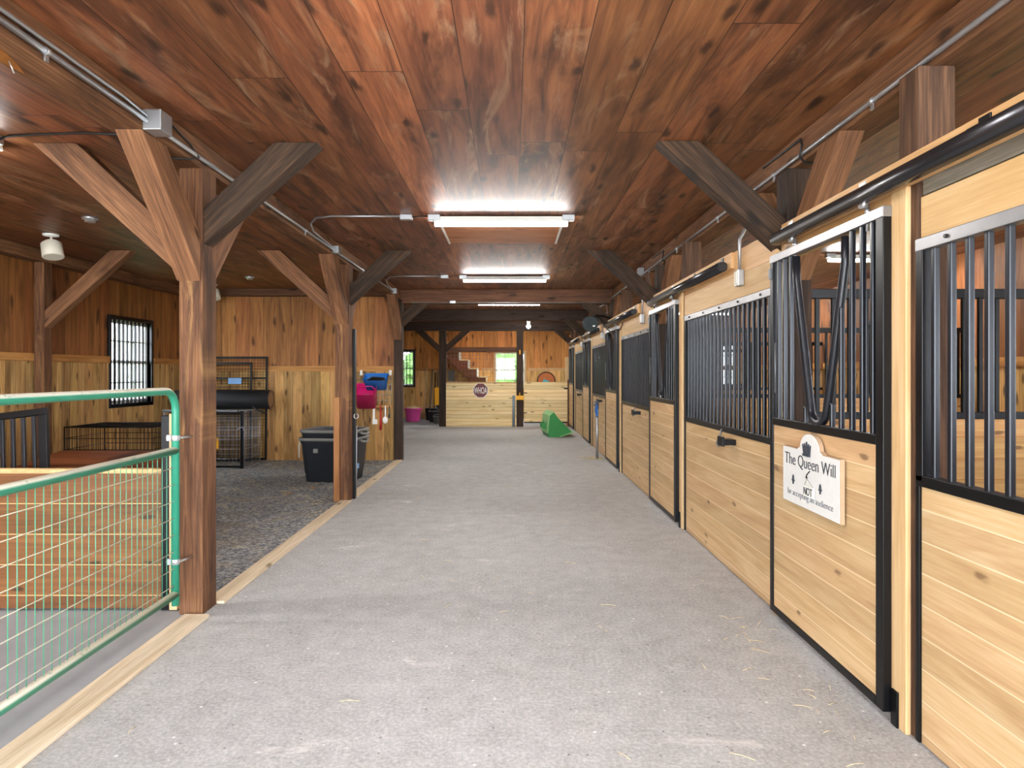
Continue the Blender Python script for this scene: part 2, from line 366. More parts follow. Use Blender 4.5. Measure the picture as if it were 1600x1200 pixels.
M['siding'] = wood('pale_siding', rgb(206,206,208), rgb(222,222,224), rgb(232,232,234), Y_, Z_, .16, 0, .04, rgb(150,150,156), var=.03, knots=0)

# ------------------------------------------------------------------ shell
struct('floor', MB().box(XL, XR, -3.0, YE, -.1, 0), M['floor'])
g = struct('floor_gravel', MB().box(XL, -1.93, 4.3, 11.53, -.02, .006), M['gravel']); g['label'] = 'crushed stone floor of the side bay'
g = struct('floor_mat', MB().box(XL, -1.95, -3.0, 4.3, -.02, .005), M['mat']); g['label'] = 'smooth grey floor inside the green gate'
g = struct('floor_dirt', MB().box(XL, -1.95, 19.4, YE, -.02, .006), M['gravel']); g['label'] = 'dirt floor beside the tub at the far end'
struct('ceiling', MB().box(XL-.1, XR+.1, -3.0, YE+.1, CEIL, CEIL+.1), M['ceiling'])

def wall_mb(axis, a0, a1, u0, u1, z0, z1, holes):
    """axis 'x': wall plane at X a0..a1 running along Y; 'y': at Y a0..a1 running along X. holes (u0,u1,z0,z1)"""
    mb = MB(); us = sorted({u0, u1, *[h for q in holes for h in q[:2] if u0 < h < u1]})
    for ua, ub in zip(us, us[1:]):
        segs = [(z0, z1)]
        for h in holes:
            if h[0] <= ua+1e-6 and h[1] >= ub-1e-6:
                out = []
                for s0, s1 in segs:
                    if h[3] <= s0 or h[2] >= s1: out.append((s0, s1)); continue
                    if h[2] > s0: out.append((s0, h[2]))
                    if h[3] < s1: out.append((h[3], s1))
                segs = out
        for s0, s1 in segs:
            if axis == 'x': mb.box(a0, a1, ua, ub, s0, s1)
            else: mb.box(ua, ub, a0, a1, s0, s1)
    return mb
WL = (9.40, 10.44, 1.05, 2.23)                       # barred window in the side bay
WRs = [(5.3+P*k, 6.5+P*k, 1.1, 2.2) for k in range(-2, 4)]
WE1, WE2 = (-4.15, -3.26, 1.08, 2.2), (-.55, .42, 1.0, 2.16)
WL0 = (.3, 1.34, 1.05, 2.23)  # unseen window, added to let daylight into the near bay
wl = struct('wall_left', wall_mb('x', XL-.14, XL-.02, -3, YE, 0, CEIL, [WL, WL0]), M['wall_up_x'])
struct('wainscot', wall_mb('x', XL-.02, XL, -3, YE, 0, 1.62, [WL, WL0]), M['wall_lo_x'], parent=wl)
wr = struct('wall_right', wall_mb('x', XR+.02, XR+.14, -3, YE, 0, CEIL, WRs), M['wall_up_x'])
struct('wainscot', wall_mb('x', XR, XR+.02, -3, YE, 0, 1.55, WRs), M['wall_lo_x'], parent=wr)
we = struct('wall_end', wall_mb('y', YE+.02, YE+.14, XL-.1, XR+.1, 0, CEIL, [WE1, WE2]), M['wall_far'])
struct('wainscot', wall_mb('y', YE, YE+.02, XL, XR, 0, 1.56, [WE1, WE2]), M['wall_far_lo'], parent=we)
wb = struct('wall_bay', MB().box(XL, -1.99, 11.62, 11.72, 0, CEIL), M['wall_up_y'])
struct('wainscot', MB().box(XL, -1.99, 11.60, 11.62, 0.0, 1.52), M['wall_lo_y'], parent=wb)
# unseen front wall behind the camera, its openings enlarged to let in more daylight
struct('wall_front', wall_mb('y', -3.14, -3.0, XL-.1, XR+.1, 0, CEIL, [(-5.2, -2.15, -1, 2.7), (-1.95, 1.6, -1, 2.75), (1.8, 5.1, -1, 2.7)]), M['wall_up_y'])
# trims
def seg_x(x0, x1, cuts, y0, y1, z0, z1):
    mb = MB(); a = y0
    for c0, c1 in sorted(cuts):
        mb.box(x0, x1, a, c0, z0, z1); a = c1
    mb.box(x0, x1, a, y1, z0, z1); return mb
t = struct('trim_1', seg_x(XL, XL+.025, [(WL0[0]-.06, WL0[1]+.06), (WL[0]-.06, WL[1]+.06)], -3, 11.6, 1.62, 1.71), M['rail_x'], .003); t['label'] = 'wooden chair rail on the wall of the side bay'
t = struct('trim_2', MB().box(XL, -1.99, 11.575, 11.60, 1.51, 1.60), M['rail_y'], .003); t['label'] = 'wooden rail across the back of the side bay'
t = struct('trim_3', MB().box(-1.0, -.64, YE-.03, YE, 1.56, 1.65).box(.52, 2.6, YE-.03, YE, 1.56, 1.65), M['pine_hdr'], .003); t['label'] = 'pale rail on the end wall beside its window'
t = struct('trim_4', MB().box(-5.5, -4.2, YE-.03, YE, 1.56, 1.65).box(-3.2, -2.0, YE-.03, YE, 1.56, 1.65), M['rail_y'], .003); t['label'] = 'brown rail on the end wall behind the tools'
t = struct('trim_5', MB().box(XR-.025, XR, -3, YE, 1.55, 1.65), M['rail_x'], .003); t['label'] = 'wooden rail along the back of the stalls'
t = struct('trim_6', MB().box(XL, XL+.16, -3, 11.6, 2.76, CEIL), M['beam_y'], .006); t['label'] = 'dark timber plate along the top of the side wall'
t = struct('trim_7', MB().box(XL+.16, -2.0, 11.44, 11.62, 2.78, CEIL), M['beam_x'], .006); t['label'] = 'dark timber plate along the top of the back bay wall'

# windows
def window_x(n, w, xin, sgn, bars, label):
    y0, y1, z0, z1 = w
    fr = MB(); d0, d1 = sorted((xin + sgn*.012, xin - sgn*.1)); tt = .055
    fr.box(d0, d1, y0-tt, y0, z0-tt, z1+tt).box(d0, d1, y1, y1+tt, z0-tt, z1+tt).box(d0, d1, y0, y1, z0-tt, z0).box(d0, d1, y0, y1, z1, z1+tt)
    o = struct('window_%d' % n, fr, M['black'], .004); o['label'] = label
    xs = xin - sgn*.085
    s = MB(); a0, a1 = xs-.02, xs+.02
    for yy in (y0, y1-.05): s.box(a0, a1, yy, yy+.05, z0, z1)
    for zz in (z0, (z0+z1)/2-.025, z1-.05): s.box(a0, a1, y0, y1, zz, zz+.05)
    for q in (1, 2):
        yy = y0+(y1-y0)*q/3; s.box(xs-.01, xs+.01, yy-.012, yy+.012, z0, z1)
    for q in (.25, .75):
        zz = z0+(z1-z0)*q; s.box(xs-.01, xs+.01, y0, y1, zz-.012, zz+.012)
    sa = obj('sash', s, M['whitepaint'], o)
    obj('pane', MB().box(xs-.004, xs+.004, y0, y1, z0, z1), M['glass'], sa)
    if bars:
        xb = xin - sgn*.01
        for q in range(1, bars+1):
            yy = y0+(y1-y0)*q/(bars+1); obj('bar', MB().box(xb-.012, xb+.012, yy-.012, yy+.012, z0, z1), M['black'], o)
    return o
def window_y(n, w, yin, frame_m, bars, label, tt=.06):
    x0, x1, z0, z1 = w
    fr = MB().box(x0-tt, x0, yin-.02, yin+.1, z0-tt, z1+tt).box(x1, x1+tt, yin-.02, yin+.1, z0-tt, z1+tt).box(x0, x1, yin-.02, yin+.1, z0-tt, z0).box(x0, x1, yin-.02, yin+.1, z1, z1+tt)
    o = struct('window_%d' % n, fr, frame_m, .004); o['label'] = label
    ys = yin+.09; s = MB()
    for xx in (x0, x1-.04): s.box(xx, xx+.04, ys-.02, ys+.02, z0, z1)
    for zz in (z0, (z0+z1)/2-.02, z1-.04): s.box(x0, x1, ys-.02, ys+.02, zz, zz+.04)
    for q in (1, 2): xx = x0+(x1-x0)*q/3; s.box(xx-.01, xx+.01, ys-.01, ys+.01, z0, z1)
    for q in (.25, .75): zz = z0+(z1-z0)*q; s.box(x0, x1, ys-.01, ys+.01, zz-.01, zz+.01)
    sa = obj('sash', s, M['whitepaint'], o); obj('pane', MB().box(x0, x1, ys-.004, ys+.004, z0, z1), M['glass'], sa)
    for q in range(1, bars+1):
        xx = x0+(x1-x0)*q/(bars+1); obj('bar', MB().box(xx-.012, xx+.012, yin-.01, yin+.014, z0, z1), M['black'], o)
    return o
window_x(1, WL, XL, 1, 9, 'barred window with a black frame in the wall of the side bay')
window_y(2, WE1, YE, M['black'], 7, 'barred black framed window in the end wall above the pink tub')
window_y(3, WE2, YE, M['pine_z'], 0, 'pale framed window in the end wall behind the wire mesh')
for i, w in enumerate(WRs): window_x(4+i, w, XR, -1, 0, 'window at the back of a stall')
window_x(10, WL0, XL, 1, 9, 'barred window of the near side bay')

# outside
struct('ground', MB().box(-40, 40, -3.2, 70, -.3, -.12), M['grass'])
struct('ground_bounce_yard', MB().box(-40, 40, -40, -3.2, -.3, -.05), M['yard'])  # unseen yard, made pale to bounce daylight up to the ceiling
nb = thing('neighbouring_house', 'pale sided house seen through the barred side window', 'house', (-12, 18, -.12))
obj('house_wall', MB().box(-14, -10.5, 10, 26, -.12, 4.2), M['siding'], nb)
obj('roof', MB().prism([(-14.3, 4.2), (-10.2, 4.2), (-12.2, 5.8)], 'xz', 9.7, 26.3), M['steel'], nb)
for i, (x, y, r) in enumerate([(-6.3, 28.0, 1.4), (-3.4, 29.5, 1.45), (-.5, 28.6, 1.3), (2.6, 29.8, 1.5)]):
    tag(obj('shrub', MB().blob((x, y, r*.85), r, r*.8, r, .14, 4, i), M['foliage']),
        ['bright green shrub outside the barred end window', 'leafy shrub outside, beyond the tool corner', 'leafy shrub outside the pale framed window', 'tall bright shrub outside, beyond the far gate'][i], 'shrub', 'shrubs outside the end wall')

# ------------------------------------------------------------------ timber frame
BY = [4.17 + P*k for k in range(6)]
tag(obj('ceiling_beam', MB().box(-2.08, -1.895, -3, 11.62, 2.735, CEIL), M['beam_y'], bevel=.008), 'long timber beam over the row of posts beside the open bay', 'beam', kind='thing')
tag(obj('ceiling_beam', MB().box(1.70, 1.89, -3, YE, 2.72, CEIL), M['beam_y'], bevel=.008), 'long timber beam running above the horse stalls', 'beam', kind='thing')
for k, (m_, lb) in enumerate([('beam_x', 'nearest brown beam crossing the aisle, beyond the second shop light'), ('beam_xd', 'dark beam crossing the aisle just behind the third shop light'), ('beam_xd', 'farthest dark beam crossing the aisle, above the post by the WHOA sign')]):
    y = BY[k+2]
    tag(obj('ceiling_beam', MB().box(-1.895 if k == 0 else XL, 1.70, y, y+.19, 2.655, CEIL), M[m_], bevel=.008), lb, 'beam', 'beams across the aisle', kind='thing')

def brace_x(t, xf, sgn, y0, y1, zl, zu, ztop, mat, w=.265):
    """from the post face at xf up and sideways (sgn) to ztop at 45 degrees"""
    run = (ztop - zl)*1.12
    pts = [(xf, zl), (xf, zu), (xf + sgn*(run - w), ztop), (xf + sgn*run, ztop)]
    return obj('brace', MB().prism(pts, 'xz', y0, y1), mat, t, .006)
def brace_y(t, yf, sgn, x0, x1, zl, zu, ztop, mat, w=.25):
    run = (ztop - zl)*.95
    pts = [(yf, zl), (yf, zu), (yf + sgn*(run - w), ztop), (yf + sgn*run, ztop)]
    return obj('brace', MB().prism(pts, 'yz', x0, x1), mat, t, .006)
GP = 'timber posts of the barn frame'
# left row
for k in range(3):
    y = BY[k]; x0, x1 = (-2.035, -1.89) if k == 0 else ((-2.035, -1.875) if k == 1 else (-1.995, -1.855))
    t = thing('timber_post', ['nearest braced timber post, the one the green gate hangs on', 'braced timber post standing in front of the black tubs', 'dark timber post at the end of the back bay wall beside the tool rack'][k], 'post', (x0/2+x1/2, y+.1, 0), GP)
    d0, d1 = (y, y+.20) if k < 2 else (y, y+.17)
    top = 2.735
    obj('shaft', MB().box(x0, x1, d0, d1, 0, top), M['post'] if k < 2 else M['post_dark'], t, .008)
    ctop = CEIL if k < 2 else 2.655
    brace_x(t, x1, 1, d0+.01, d0+.15, 2.27, 2.49, ctop, M['b_xp'])
    if k < 2: brace_x(t, x0, -1, d0+.02, d0+.14, 2.08, 2.30, CEIL, M['b_xml'], .27)
    brace_y(t, d0, -1, x0-.01, x1-.01, 2.04, 2.32, top, M['b_ym'])
    if k < 2: brace_y(t, d1, 1, x0+.02, x1-.01, 2.06, 2.3, top, M['b_yp'])
    if k == 1:
        obj('side_board', MB().box(x0-.012, x0+.055, d0-.022, d0, 0, 1.20), M['sister'], t, .003)['label'] = 'pale board nailed to the lower front'
        obj('metal_channel', MB().box(x1, x1+.03, d1-.02, d1+.05, 0.0, 2.0), M['black'], t, .003)
# left side-wall post
t = thing('timber_post', 'slim wall post with one brace on the side wall near the barred window', 'post', (-5.46, 7.9, 0), GP)
obj('shaft', MB().box(XL+.025, XL+.14, 7.85, 7.99, 0, 2.76), M['post'], t, .006)
brace_x(t, XL+.14, 1, 7.86, 7.98, 2.0, 2.2, CEIL, M['b_xpl'], .25)
# far posts by the half wall
y = BY[4]
t = thing('timber_post', 'braced post at the end of the pale half wall, beside the tools', 'post', (-1.92, y+.08, 0), GP)
obj('shaft', MB().box(-2.02, -1.83, y, y+.17, 0, 2.655), M['post_dark'], t, .006)
brace_x(t, -1.83, 1, y+.02, y+.13, 2.05, 2.25, 2.655, M['b_xp'], .25); brace_x(t, -2.02, -1, y+.02, y+.13, 2.05, 2.25, 2.655, M['b_xm'], .25)
t = thing('timber_post', 'post between the pale half wall and the far gate', 'post', (.22, y+.08, 0), GP)
obj('shaft', MB().box(.125, .315, y, y+.17, 0, 2.655), M['post_dark'], t, .006)
obj('yellow_bracket', MB().box(.115, .325, y-.035, y, .74, .86).box(.20, .225, y-.05, y-.035, .80, .94), M['yellow'], t, .004)
obj('yellow_clip', MB().box(.20, .235, y-.02, y, 2.0, 2.12), M['yellow'], t, .003)
tag(obj('cross_rail', MB().box(-1.83, .125, y+.03, y+.14, 2.06, 2.20), M['beam_x'], bevel=.006), 'timber rail between the two posts above the half wall', 'rail')
# right row, main posts
RL = ['braced timber post behind the stall door with The Queen Will sign', 'braced timber post behind the second stall door', 'braced timber post beside the small fan', 'braced timber post beyond the fan', 'last braced timber post of the stall row, beside the far gate']
for k in range(5):
    y = BY[k] - .04
    t = thing('timber_post', RL[k], 'post', (1.72, y+.08, 0), GP)
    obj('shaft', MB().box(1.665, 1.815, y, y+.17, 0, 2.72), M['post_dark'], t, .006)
    ctop = CEIL if k < 2 else 2.655
    brace_x(t, 1.665, -1, y+.02, y+.15, 2.2, 2.42, ctop, M['b_xm'], .25)
    brace_y(t, y, -1, 1.675, 1.805, 2.04, 2.3, 2.72, M['b_ym']); brace_y(t, y+.17, 1, 1.675, 1.805, 2.04, 2.3, 2.72, M['b_yp'])
for k in range(5):
    y = 2.735 + P*k
    tag(obj('stall_post', MB().box(1.633, 1.785, y+.012, y+.15, 0, 2.72), M['stall_post'], bevel=.006),
        ['rough timber post beside the nearest barred panel', 'short rough post behind the jamb of the second stall door', 'rough post behind the jamb of the third stall door', 'rough post behind the jamb of the fourth stall door', 'rough post behind the jamb of the fifth stall door'][k], 'post', 'stall posts')

# ------------------------------------------------------------------ stall fronts
XS, XD = 1.63, 1.57
def make_panel(dy, label):
    y0, y1 = 4.24, 6.42
    t = thing('stall_screen', label, 'stall front', (1.65, 5.3, 0), 'fixed barred stall fronts')
    f = MB()
    f.box(XS-.012, XS+.035, y0, y0+.045, 1.05, 2.01).box(XS-.012, XS+.035, y1-.045, y1, 1.05, 2.01)
    obj('frame', f.box(XS-.012, XS+.035, y0, y1, 1.03, 1.075), M['black'], t, .003)
    obj('top_rail', MB().box(XS-.014, XS+.035, y0, y1, 1.965, 2.015), M['edge'], t, .003)['label'] = 'bright worn steel top rail'
    obj('board_panel', MB().box(XS, XS+.035, y0+.02, y1-.02, .01, 1.035), M['pine_x'], t)
    obj('edge_strip', MB().box(XS-.012, XS, y0, y0+.025, .01, 1.03), M['black'], t, .002)
    obj('edge_strip', MB().box(XS-.012, XS, y1-.025, y1, .01, 1.03), M['black'], t, .002)
    n = 21; b0 = None
    for i in range(n):
        yy = y0+.045 + (y1-y0-.09)*(i+.5)/n
        if b0 is None: b0 = obj('bar', MB().box(XS-.002, XS+.022, yy-.012, yy+.012, 1.07, 1.97), M['bar'], t, .005); yb = yy
        else: share(b0, 'bar', t, (0, yy-yb, 0))
    s0 = obj('screw', MB().lathe([(.008, -.006), (.008, .004)], (XS-.016, y0+.2, 1.99), 8, 'x'), M['black'], t)
    for i in range(1, 5): share(s0, 'screw', t, (0, (y1-y0-.4)*i/4, 0))
    bk = obj('blanket_bracket', MB().box(1.54, XS-.001, 4.96, 5.09, .955, .995), M['black'], t, .004)
    obj('end_plate', MB().box(1.53, 1.545, 4.96, 5.09, .945, 1.015), M['black'], bk, .003)
    obj('hook', MB().tube([(XS-.014, 5.26, 1.05), (1.60, 5.26, 1.0), (1.575, 5.26, .945), (1.585, 5.25, .915), (1.61, 5.25, .93), (1.615, 5.25, .97)], .007, 6), M['steel'], t)
    return t
p0 = make_panel(0, 'barred stall front between the first and second stall doors')
PL = {-1: 'nearest barred stall front, beside the camera end of the row', 1: 'barred stall front after the second stall door', 2: 'barred stall front behind the yard hydrant', 3: 'farthest barred stall front, just before the last stall door'}
for k in (-1, 1, 2, 3): dup(p0, (0, P*k, 0), PL[k])

def make_door():
    y0, y1, zt = 2.89, 4.157, 2.145
    t = thing('stall_door', 'sliding stall door hung with the white The Queen Will sign', 'stall door', (1.59, 3.5, 0), 'sliding stall doors')
    obj('stile', MB().box(XD, XD+.037, y0, y0+.06, .045, zt), M['black'], t, .003)
    obj('stile', MB().box(XD, XD+.037, y1-.045, y1, .045, zt), M['black'], t, .003)
    obj('bottom_rail', MB().box(XD, XD+.037, y0+.06, y1-.045, .045, .085), M['black'], t, .003)
    obj('middle_rail', MB().box(XD, XD+.037, y0+.06, y1-.045, 1.17, 1.215), M['black'], t, .003)
    obj('top_rail', MB().box(XD-.002, XD+.04, y0, y1, zt-.002, zt+.045), M['edge'], t, .003)['label'] = 'bright worn steel top rail'
    obj('board_panel', MB().box(XD+.008, XD+.032, y0+.05, y1-.04, .08, 1.175), M['pine_x'], t)
    xb = XD+.018
    def bar(yy, a, b): obj('bar', MB().box(xb-.012, xb+.012, yy-.012, yy+.012, a, b), M['bar'], t, .005)
    for yy in (3.0, 3.09, 3.185): bar(yy, 1.21, zt)
    bar(3.29, 1.21, 1.80); bar(3.385, 1.21, 1.33)
    for yy in (3.88, 3.97, 4.055): bar(yy, 1.21, zt)
    bar(3.69, 1.21, 1.30)
    yk = []
    A, B = (3.815, 2.13), (3.245, 2.13)
    c, rr = (3.535, 1.32), .10
    yk.append((xb, A[0], A[1])); yk.append((xb, A[0]-.008, 2.0))
    for i in range(11):
        a = R(-4 - 172*i/10); yk.append((xb, c[0]+rr*math.cos(a)*1.0, c[1]+rr*math.sin(a)))
    yk.append((xb, B[0]+.008, 2.0)); yk.append((xb, B[0], B[1]))
    obj('yoke', MB().tube(yk, .022, 12), M['bar'], t)['label'] = 'U shaped bent steel yoke in the opening'
    for yy in (3.83, 3.05):
        h = obj('hanger', MB().tube([(XD+.018, yy, zt-.03), (XD+.018, yy, 2.235)], .008, 8), M['zinc'], t)
        obj('roller', MB().lathe([(.002, -.012), (.022, -.012), (.022, .012), (.002, .012)], (XD+.018-.02, yy, 2.235), 12, 'x'), M['zinc'], h)
        obj('nut', MB().lathe([(.014, -.01), (.014, .01)], (XD+.018, yy, zt+.055), 6), M['zinc'], h)
    obj('floor_guide', MB().box(XD+.03, XD+.055, y0-.05, y0-.002, .0, .15), M['black'], t, .003)
    obj('latch', MB().box(XD-.012, XD, y1-.03, y1-.005, 2.05, 2.11).tube([(XD-.006, y1-.1, 1.66), (XD-.006, y1-.1, 1.36)], .005, 6), M['steel'], t)
    return t
d0 = make_door()
DL = ['', 'second sliding stall door, next after the barred front with the bracket', 'sliding stall door between the fan and the yard hydrant', 'fourth sliding stall door, beyond the hydrant', 'last sliding stall door, beside the green loader bucket']
for k in range(1, 5): dup(d0, (0, P*k, 0), DL[k])

def make_track():
    t = thing('door_track', 'nearest long black door track above the signed stall door', 'door track', (1.58, 2.7, 2.2), 'sliding door tracks')
    ya, yb = 1.38, 4.03
    n = 14; pts = []
    for i in range(n):
        a = 2*math.pi*i/n; pts.append((1.558+.038*math.copysign(abs(math.cos(a))**.7, math.cos(a)), 2.268+.036*math.copysign(abs(math.sin(a))**.7, math.sin(a))))
    obj('rail', MB().prism(pts, 'xz', ya, yb, True), M['track'], t)
    obj('mounting_board', MB().box(1.598, 1.631, ya-.08, yb+.02, 2.245, 2.36), M['pine_hdr'], t, .003)
    for i in range(4):
        yy = ya+.12+(yb-ya-.24)*i/3
        obj('bracket', MB().box(1.55, 1.602, yy-.03, yy+.03, 2.302, 2.312).box(1.592, 1.600, yy-.03, yy+.03, 2.305, 2.35), M['black'] if i < 2 else M['zinc'], t, .002)
    obj('dark_open_end', MB().prism([(x*.8+1.558*.2, z*.8+2.268*.2) for x, z in pts], 'xz', ya-.004, ya), M['cable'], t)  # black face painted for the shaded hollow of the open track end
    return t
t0 = make_track()
TL = ['', 'door track above the second stall door', 'door track above the third stall door, before the fan', 'door track above the fourth stall door, beyond the fan', 'farthest door track above the last stall door']
for k in range(1, 5): dup(t0, (0, P*k, 0), TL[k])

for k in range(5):
    y = P*k
    n_ = ['first', 'second', 'third', 'fourth', 'last'][k]
    tag(obj('door_jamb', MB().box(1.609, 1.632, 2.79+y, 2.90+y, 0, 2.245), M['pine_z'], bevel=.004), 'pale upright jamb at the near edge of the %s stall door' % n_, 'jamb', 'pale stall door jambs')
    tag(obj('stop_post', MB().box(1.612, 1.662, 4.165+y, 4.232+y, 0, 2.24), M['pine_z'], bevel=.004), 'pale upright at the far edge of the %s stall door' % n_, 'jamb', 'pale far door uprights')
    tag(obj('header_board', MB().box(1.637, 1.664, 2.90+y, 4.16+y, 2.15, 2.365), M['pine_hdr'], bevel=.003), 'pine header board behind the track of the %s stall door' % n_, 'header board', 'headers over the stall doors')
for k in range(-1, 4):
    y = P*k; zt = 2.185 if k == -1 else 2.365
    tag(obj('header_board', MB().box(1.622 if k >= 0 else 1.64, 1.664, 4.242+y, 6.42+y, 2.017, zt), M['pine_hdr'], bevel=.003),
        {-1: 'nearest pine header board above the barred panel at the frame edge', 0: 'pine header with an outlet box above the first full barred front', 1: 'pine header above the barred front after the second door', 2: 'pine header above the barred front behind the hydrant', 3: 'farthest pine header above the barred fronts'}[k], 'header board', 'headers over the barred fronts')
tag(obj('header_board', MB().box(1.642, 1.664, -1.0, 2.73, 2.19, 2.31), M['grey_wood'], bevel=.003), 'weathered grey board behind the nearest door track', 'header board')
# the sign
sx = XD - .003
t = thing('door_sign', 'white distressed sign reading The Queen Will on a stall door', 'sign', (sx, 3.55, .76))
pts = [(3.89, .765), (3.89, 1.072), (3.70, 1.072), (3.675, 1.085)]
for i in range(13):
    a = R(180*i/12); pts.append((3.545 + .118*math.cos(a), 1.085 + .082*math.sin(a)))
pts += [(3.415, 1.085), (3.39, 1.072), (3.213, 1.072), (3.213, .765)]
pts = [p for i, p in enumerate(pts) if i == 0 or (abs(p[0]-pts[i-1][0])+abs(p[1]-pts[i-1][1])) > 1e-4]
obj('board', MB().prism(pts, 'yz', sx-.022, sx-.001), M['signedge'], t)
pf = obj('painted_face', MB().prism([((u-3.55)*.985+3.55, (v-.93)*.98+.93) for u, v in pts], 'yz', sx-.0245, sx-.021), M['signwhite'], t, .002)
def text(name, s, size, mat, parent, origin, xdir, ydir, sx_=1.0, depth=.0015, align='CENTER', offset=0.0):
    cu = bpy.data.curves.new('lettering', 'FONT'); cu.body = s; cu.size = size; cu.extrude = depth; cu.align_x = align; cu.offset = offset
    tmp = bpy.data.objects.new('lettering', cu); COL.objects.link(tmp)
    bpy.context.view_layer.update()
    dg = bpy.context.evaluated_depsgraph_get(); me = bpy.data.meshes.new_from_object(tmp.evaluated_get(dg))
    bpy.data.objects.remove(tmp); bpy.data.curves.remove(cu)
    xd, yd = Vector(xdir), Vector(ydir); zd = xd.cross(yd)
    po = Vector((0,0,0)); p = parent
    while p is not None: po += p.location; p = p.parent
    for v in me.vertices:
        c = v.co.copy(); w = Vector(origin) + xd*c.x*sx_ + yd*c.y + zd*c.z; v.co = w - po
    me.name = name; me.materials.clear(); me.materials.append(mat)
    o = bpy.data.objects.new(name, me); COL.objects.link(o); o.parent = parent; return o
fx = sx-.0255
text('lettering', 'The Queen Will', .092, M['signtext'], pf, (fx, 3.552, .978), (0,-1,0), Z_, 1.0, offset=-.0012)
text('lettering', 'be accepting an audience', .05, M['signfaded'], pf, (fx, 3.548, .812), (0,-1,0), Z_, 1.08, offset=-.0012)
cr = [(-.034, 0), (.034, 0), (.048, .046), (.034, .012), (.026, .05), (.014, .012), (0, .058), (-.014, .012), (-.026, .05), (-.034, .012), (-.048, .046)]
obj('crown', MB().prism([(3.565+u, 1.05+v*1.25) for u, v in cr], 'yz', fx-.008, fx).box(fx-.011, fx, 3.527, 3.603, 1.045, 1.058), M['signtext'], pf, .002)['label'] = 'dark metal crown'
for yy in (3.737, 3.41):
    fl = MB().prism([(yy, .925), (yy+.008, .91), (yy+.004, .898), (yy+.014, .9), (yy+.012, .89), (yy, .892), (yy-.012, .89), (yy-.014, .9), (yy-.004, .898), (yy-.008, .91)], 'yz', fx-.006, fx).box(fx-.006, fx, yy-.004, yy+.004, .875, .893)
    obj('ornament', fl, M['signtext'], pf)
obj('hook', MB().tube([(fx, 3.535, .972), (fx-.015, 3.535, .955), (fx-.018, 3.54, .94), (fx-.01, 3.55, .932), (fx-.004, 3.56, .938)], .003, 6), M['black'], t)
tg = thing('hanging_tag', 'small white wooden tag reading NOT hung on the sign', 'tag', (fx-.012, 3.52, .85))
pl = obj('plate', MB().prism([(3.58, .84), (3.58, .895), (3.465, .895), (3.465, .84)], 'yz', fx-.016, fx-.006), M['white'], tg, .001)
text('lettering', 'NOT', .058, M['signtext'], pl, (fx-.0168, 3.522, .848), (0,-1,0), Z_, .8)
obj('string', MB().tube([(fx-.011, 3.575, .895), (fx-.013, 3.542, .932), (fx-.011, 3.47, .895)], .0012, 5), M['greyplastic'], tg)

# stall partitions
def make_partition():
    y = 4.32
    t = thing('stall_partition', 'nearest stall partition seen through the signed door, black bars over boards', 'partition', (3.5, y, 0), 'partitions between the stalls')
    obj('board_panel', MB().box(1.82, XR, y-.02, y+.02, 0, 1.20), M['part_y'], t)
    obj('frame', MB().box(1.82, XR, y-.03, y+.03, 1.95, 2.01).box(1.82, XR, y-.03, y+.03, 1.19, 1.235).box(1.82, 1.86, y-.03, y+.03, 1.2, 2.0), M['black'], t, .003)
    b0 = None
    for i in range(33):
        xx = 1.93 + .103*i
        if b0 is None: b0 = obj('bar', MB().box(xx-.012, xx+.012, y-.012, y+.012, 1.23, 1.96), M['black'], t)
        else: share(b0, 'bar', t, (.103*i, 0, 0))
    return t
pt = make_partition()
for k, lb in ((-1, 'stall partition beside the camera end of the row'), (1, 'second stall partition, behind the first one'), (2, 'third stall partition, seen through two others'), (3, 'farthest stall partition of the row')): dup(pt, (0, P*k, 0), lb)

# outlet boxes with conduit drops
def make_outlet():
    t = thing('outlet_box', 'grey outlet box on the header above the first full barred front', 'outlet box', (1.6, 4.8, 2.15), 'outlet boxes on the stall headers')
    bx_ = obj('box', MB().box(1.575, 1.621, 4.762, 4.838, 2.09, 2.205), M['galv'], t, .006)
    obj('cover', MB().box(1.568, 1.576, 4.77, 4.83, 2.1, 2.195), M['cream'], bx_, .004)
    obj('conduit', MB().tube([(1.60, 4.8, 2.205), (1.60, 4.8, 2.38), (1.60, 4.8, 2.42), (1.64, 4.8, 2.5), (1.685, 4.8, 2.56), (1.685, 4.8, 2.74)], .011, 8), M['galv'], t)
    return t
ob = make_outlet()
for k in range(1, 4): dup(ob, (0, P*k-.1, 0), ['', 'grey outlet box on the header near the second stall door', 'grey outlet box on the header near the hanging fan', 'farthest grey outlet box on the stall headers'][k])

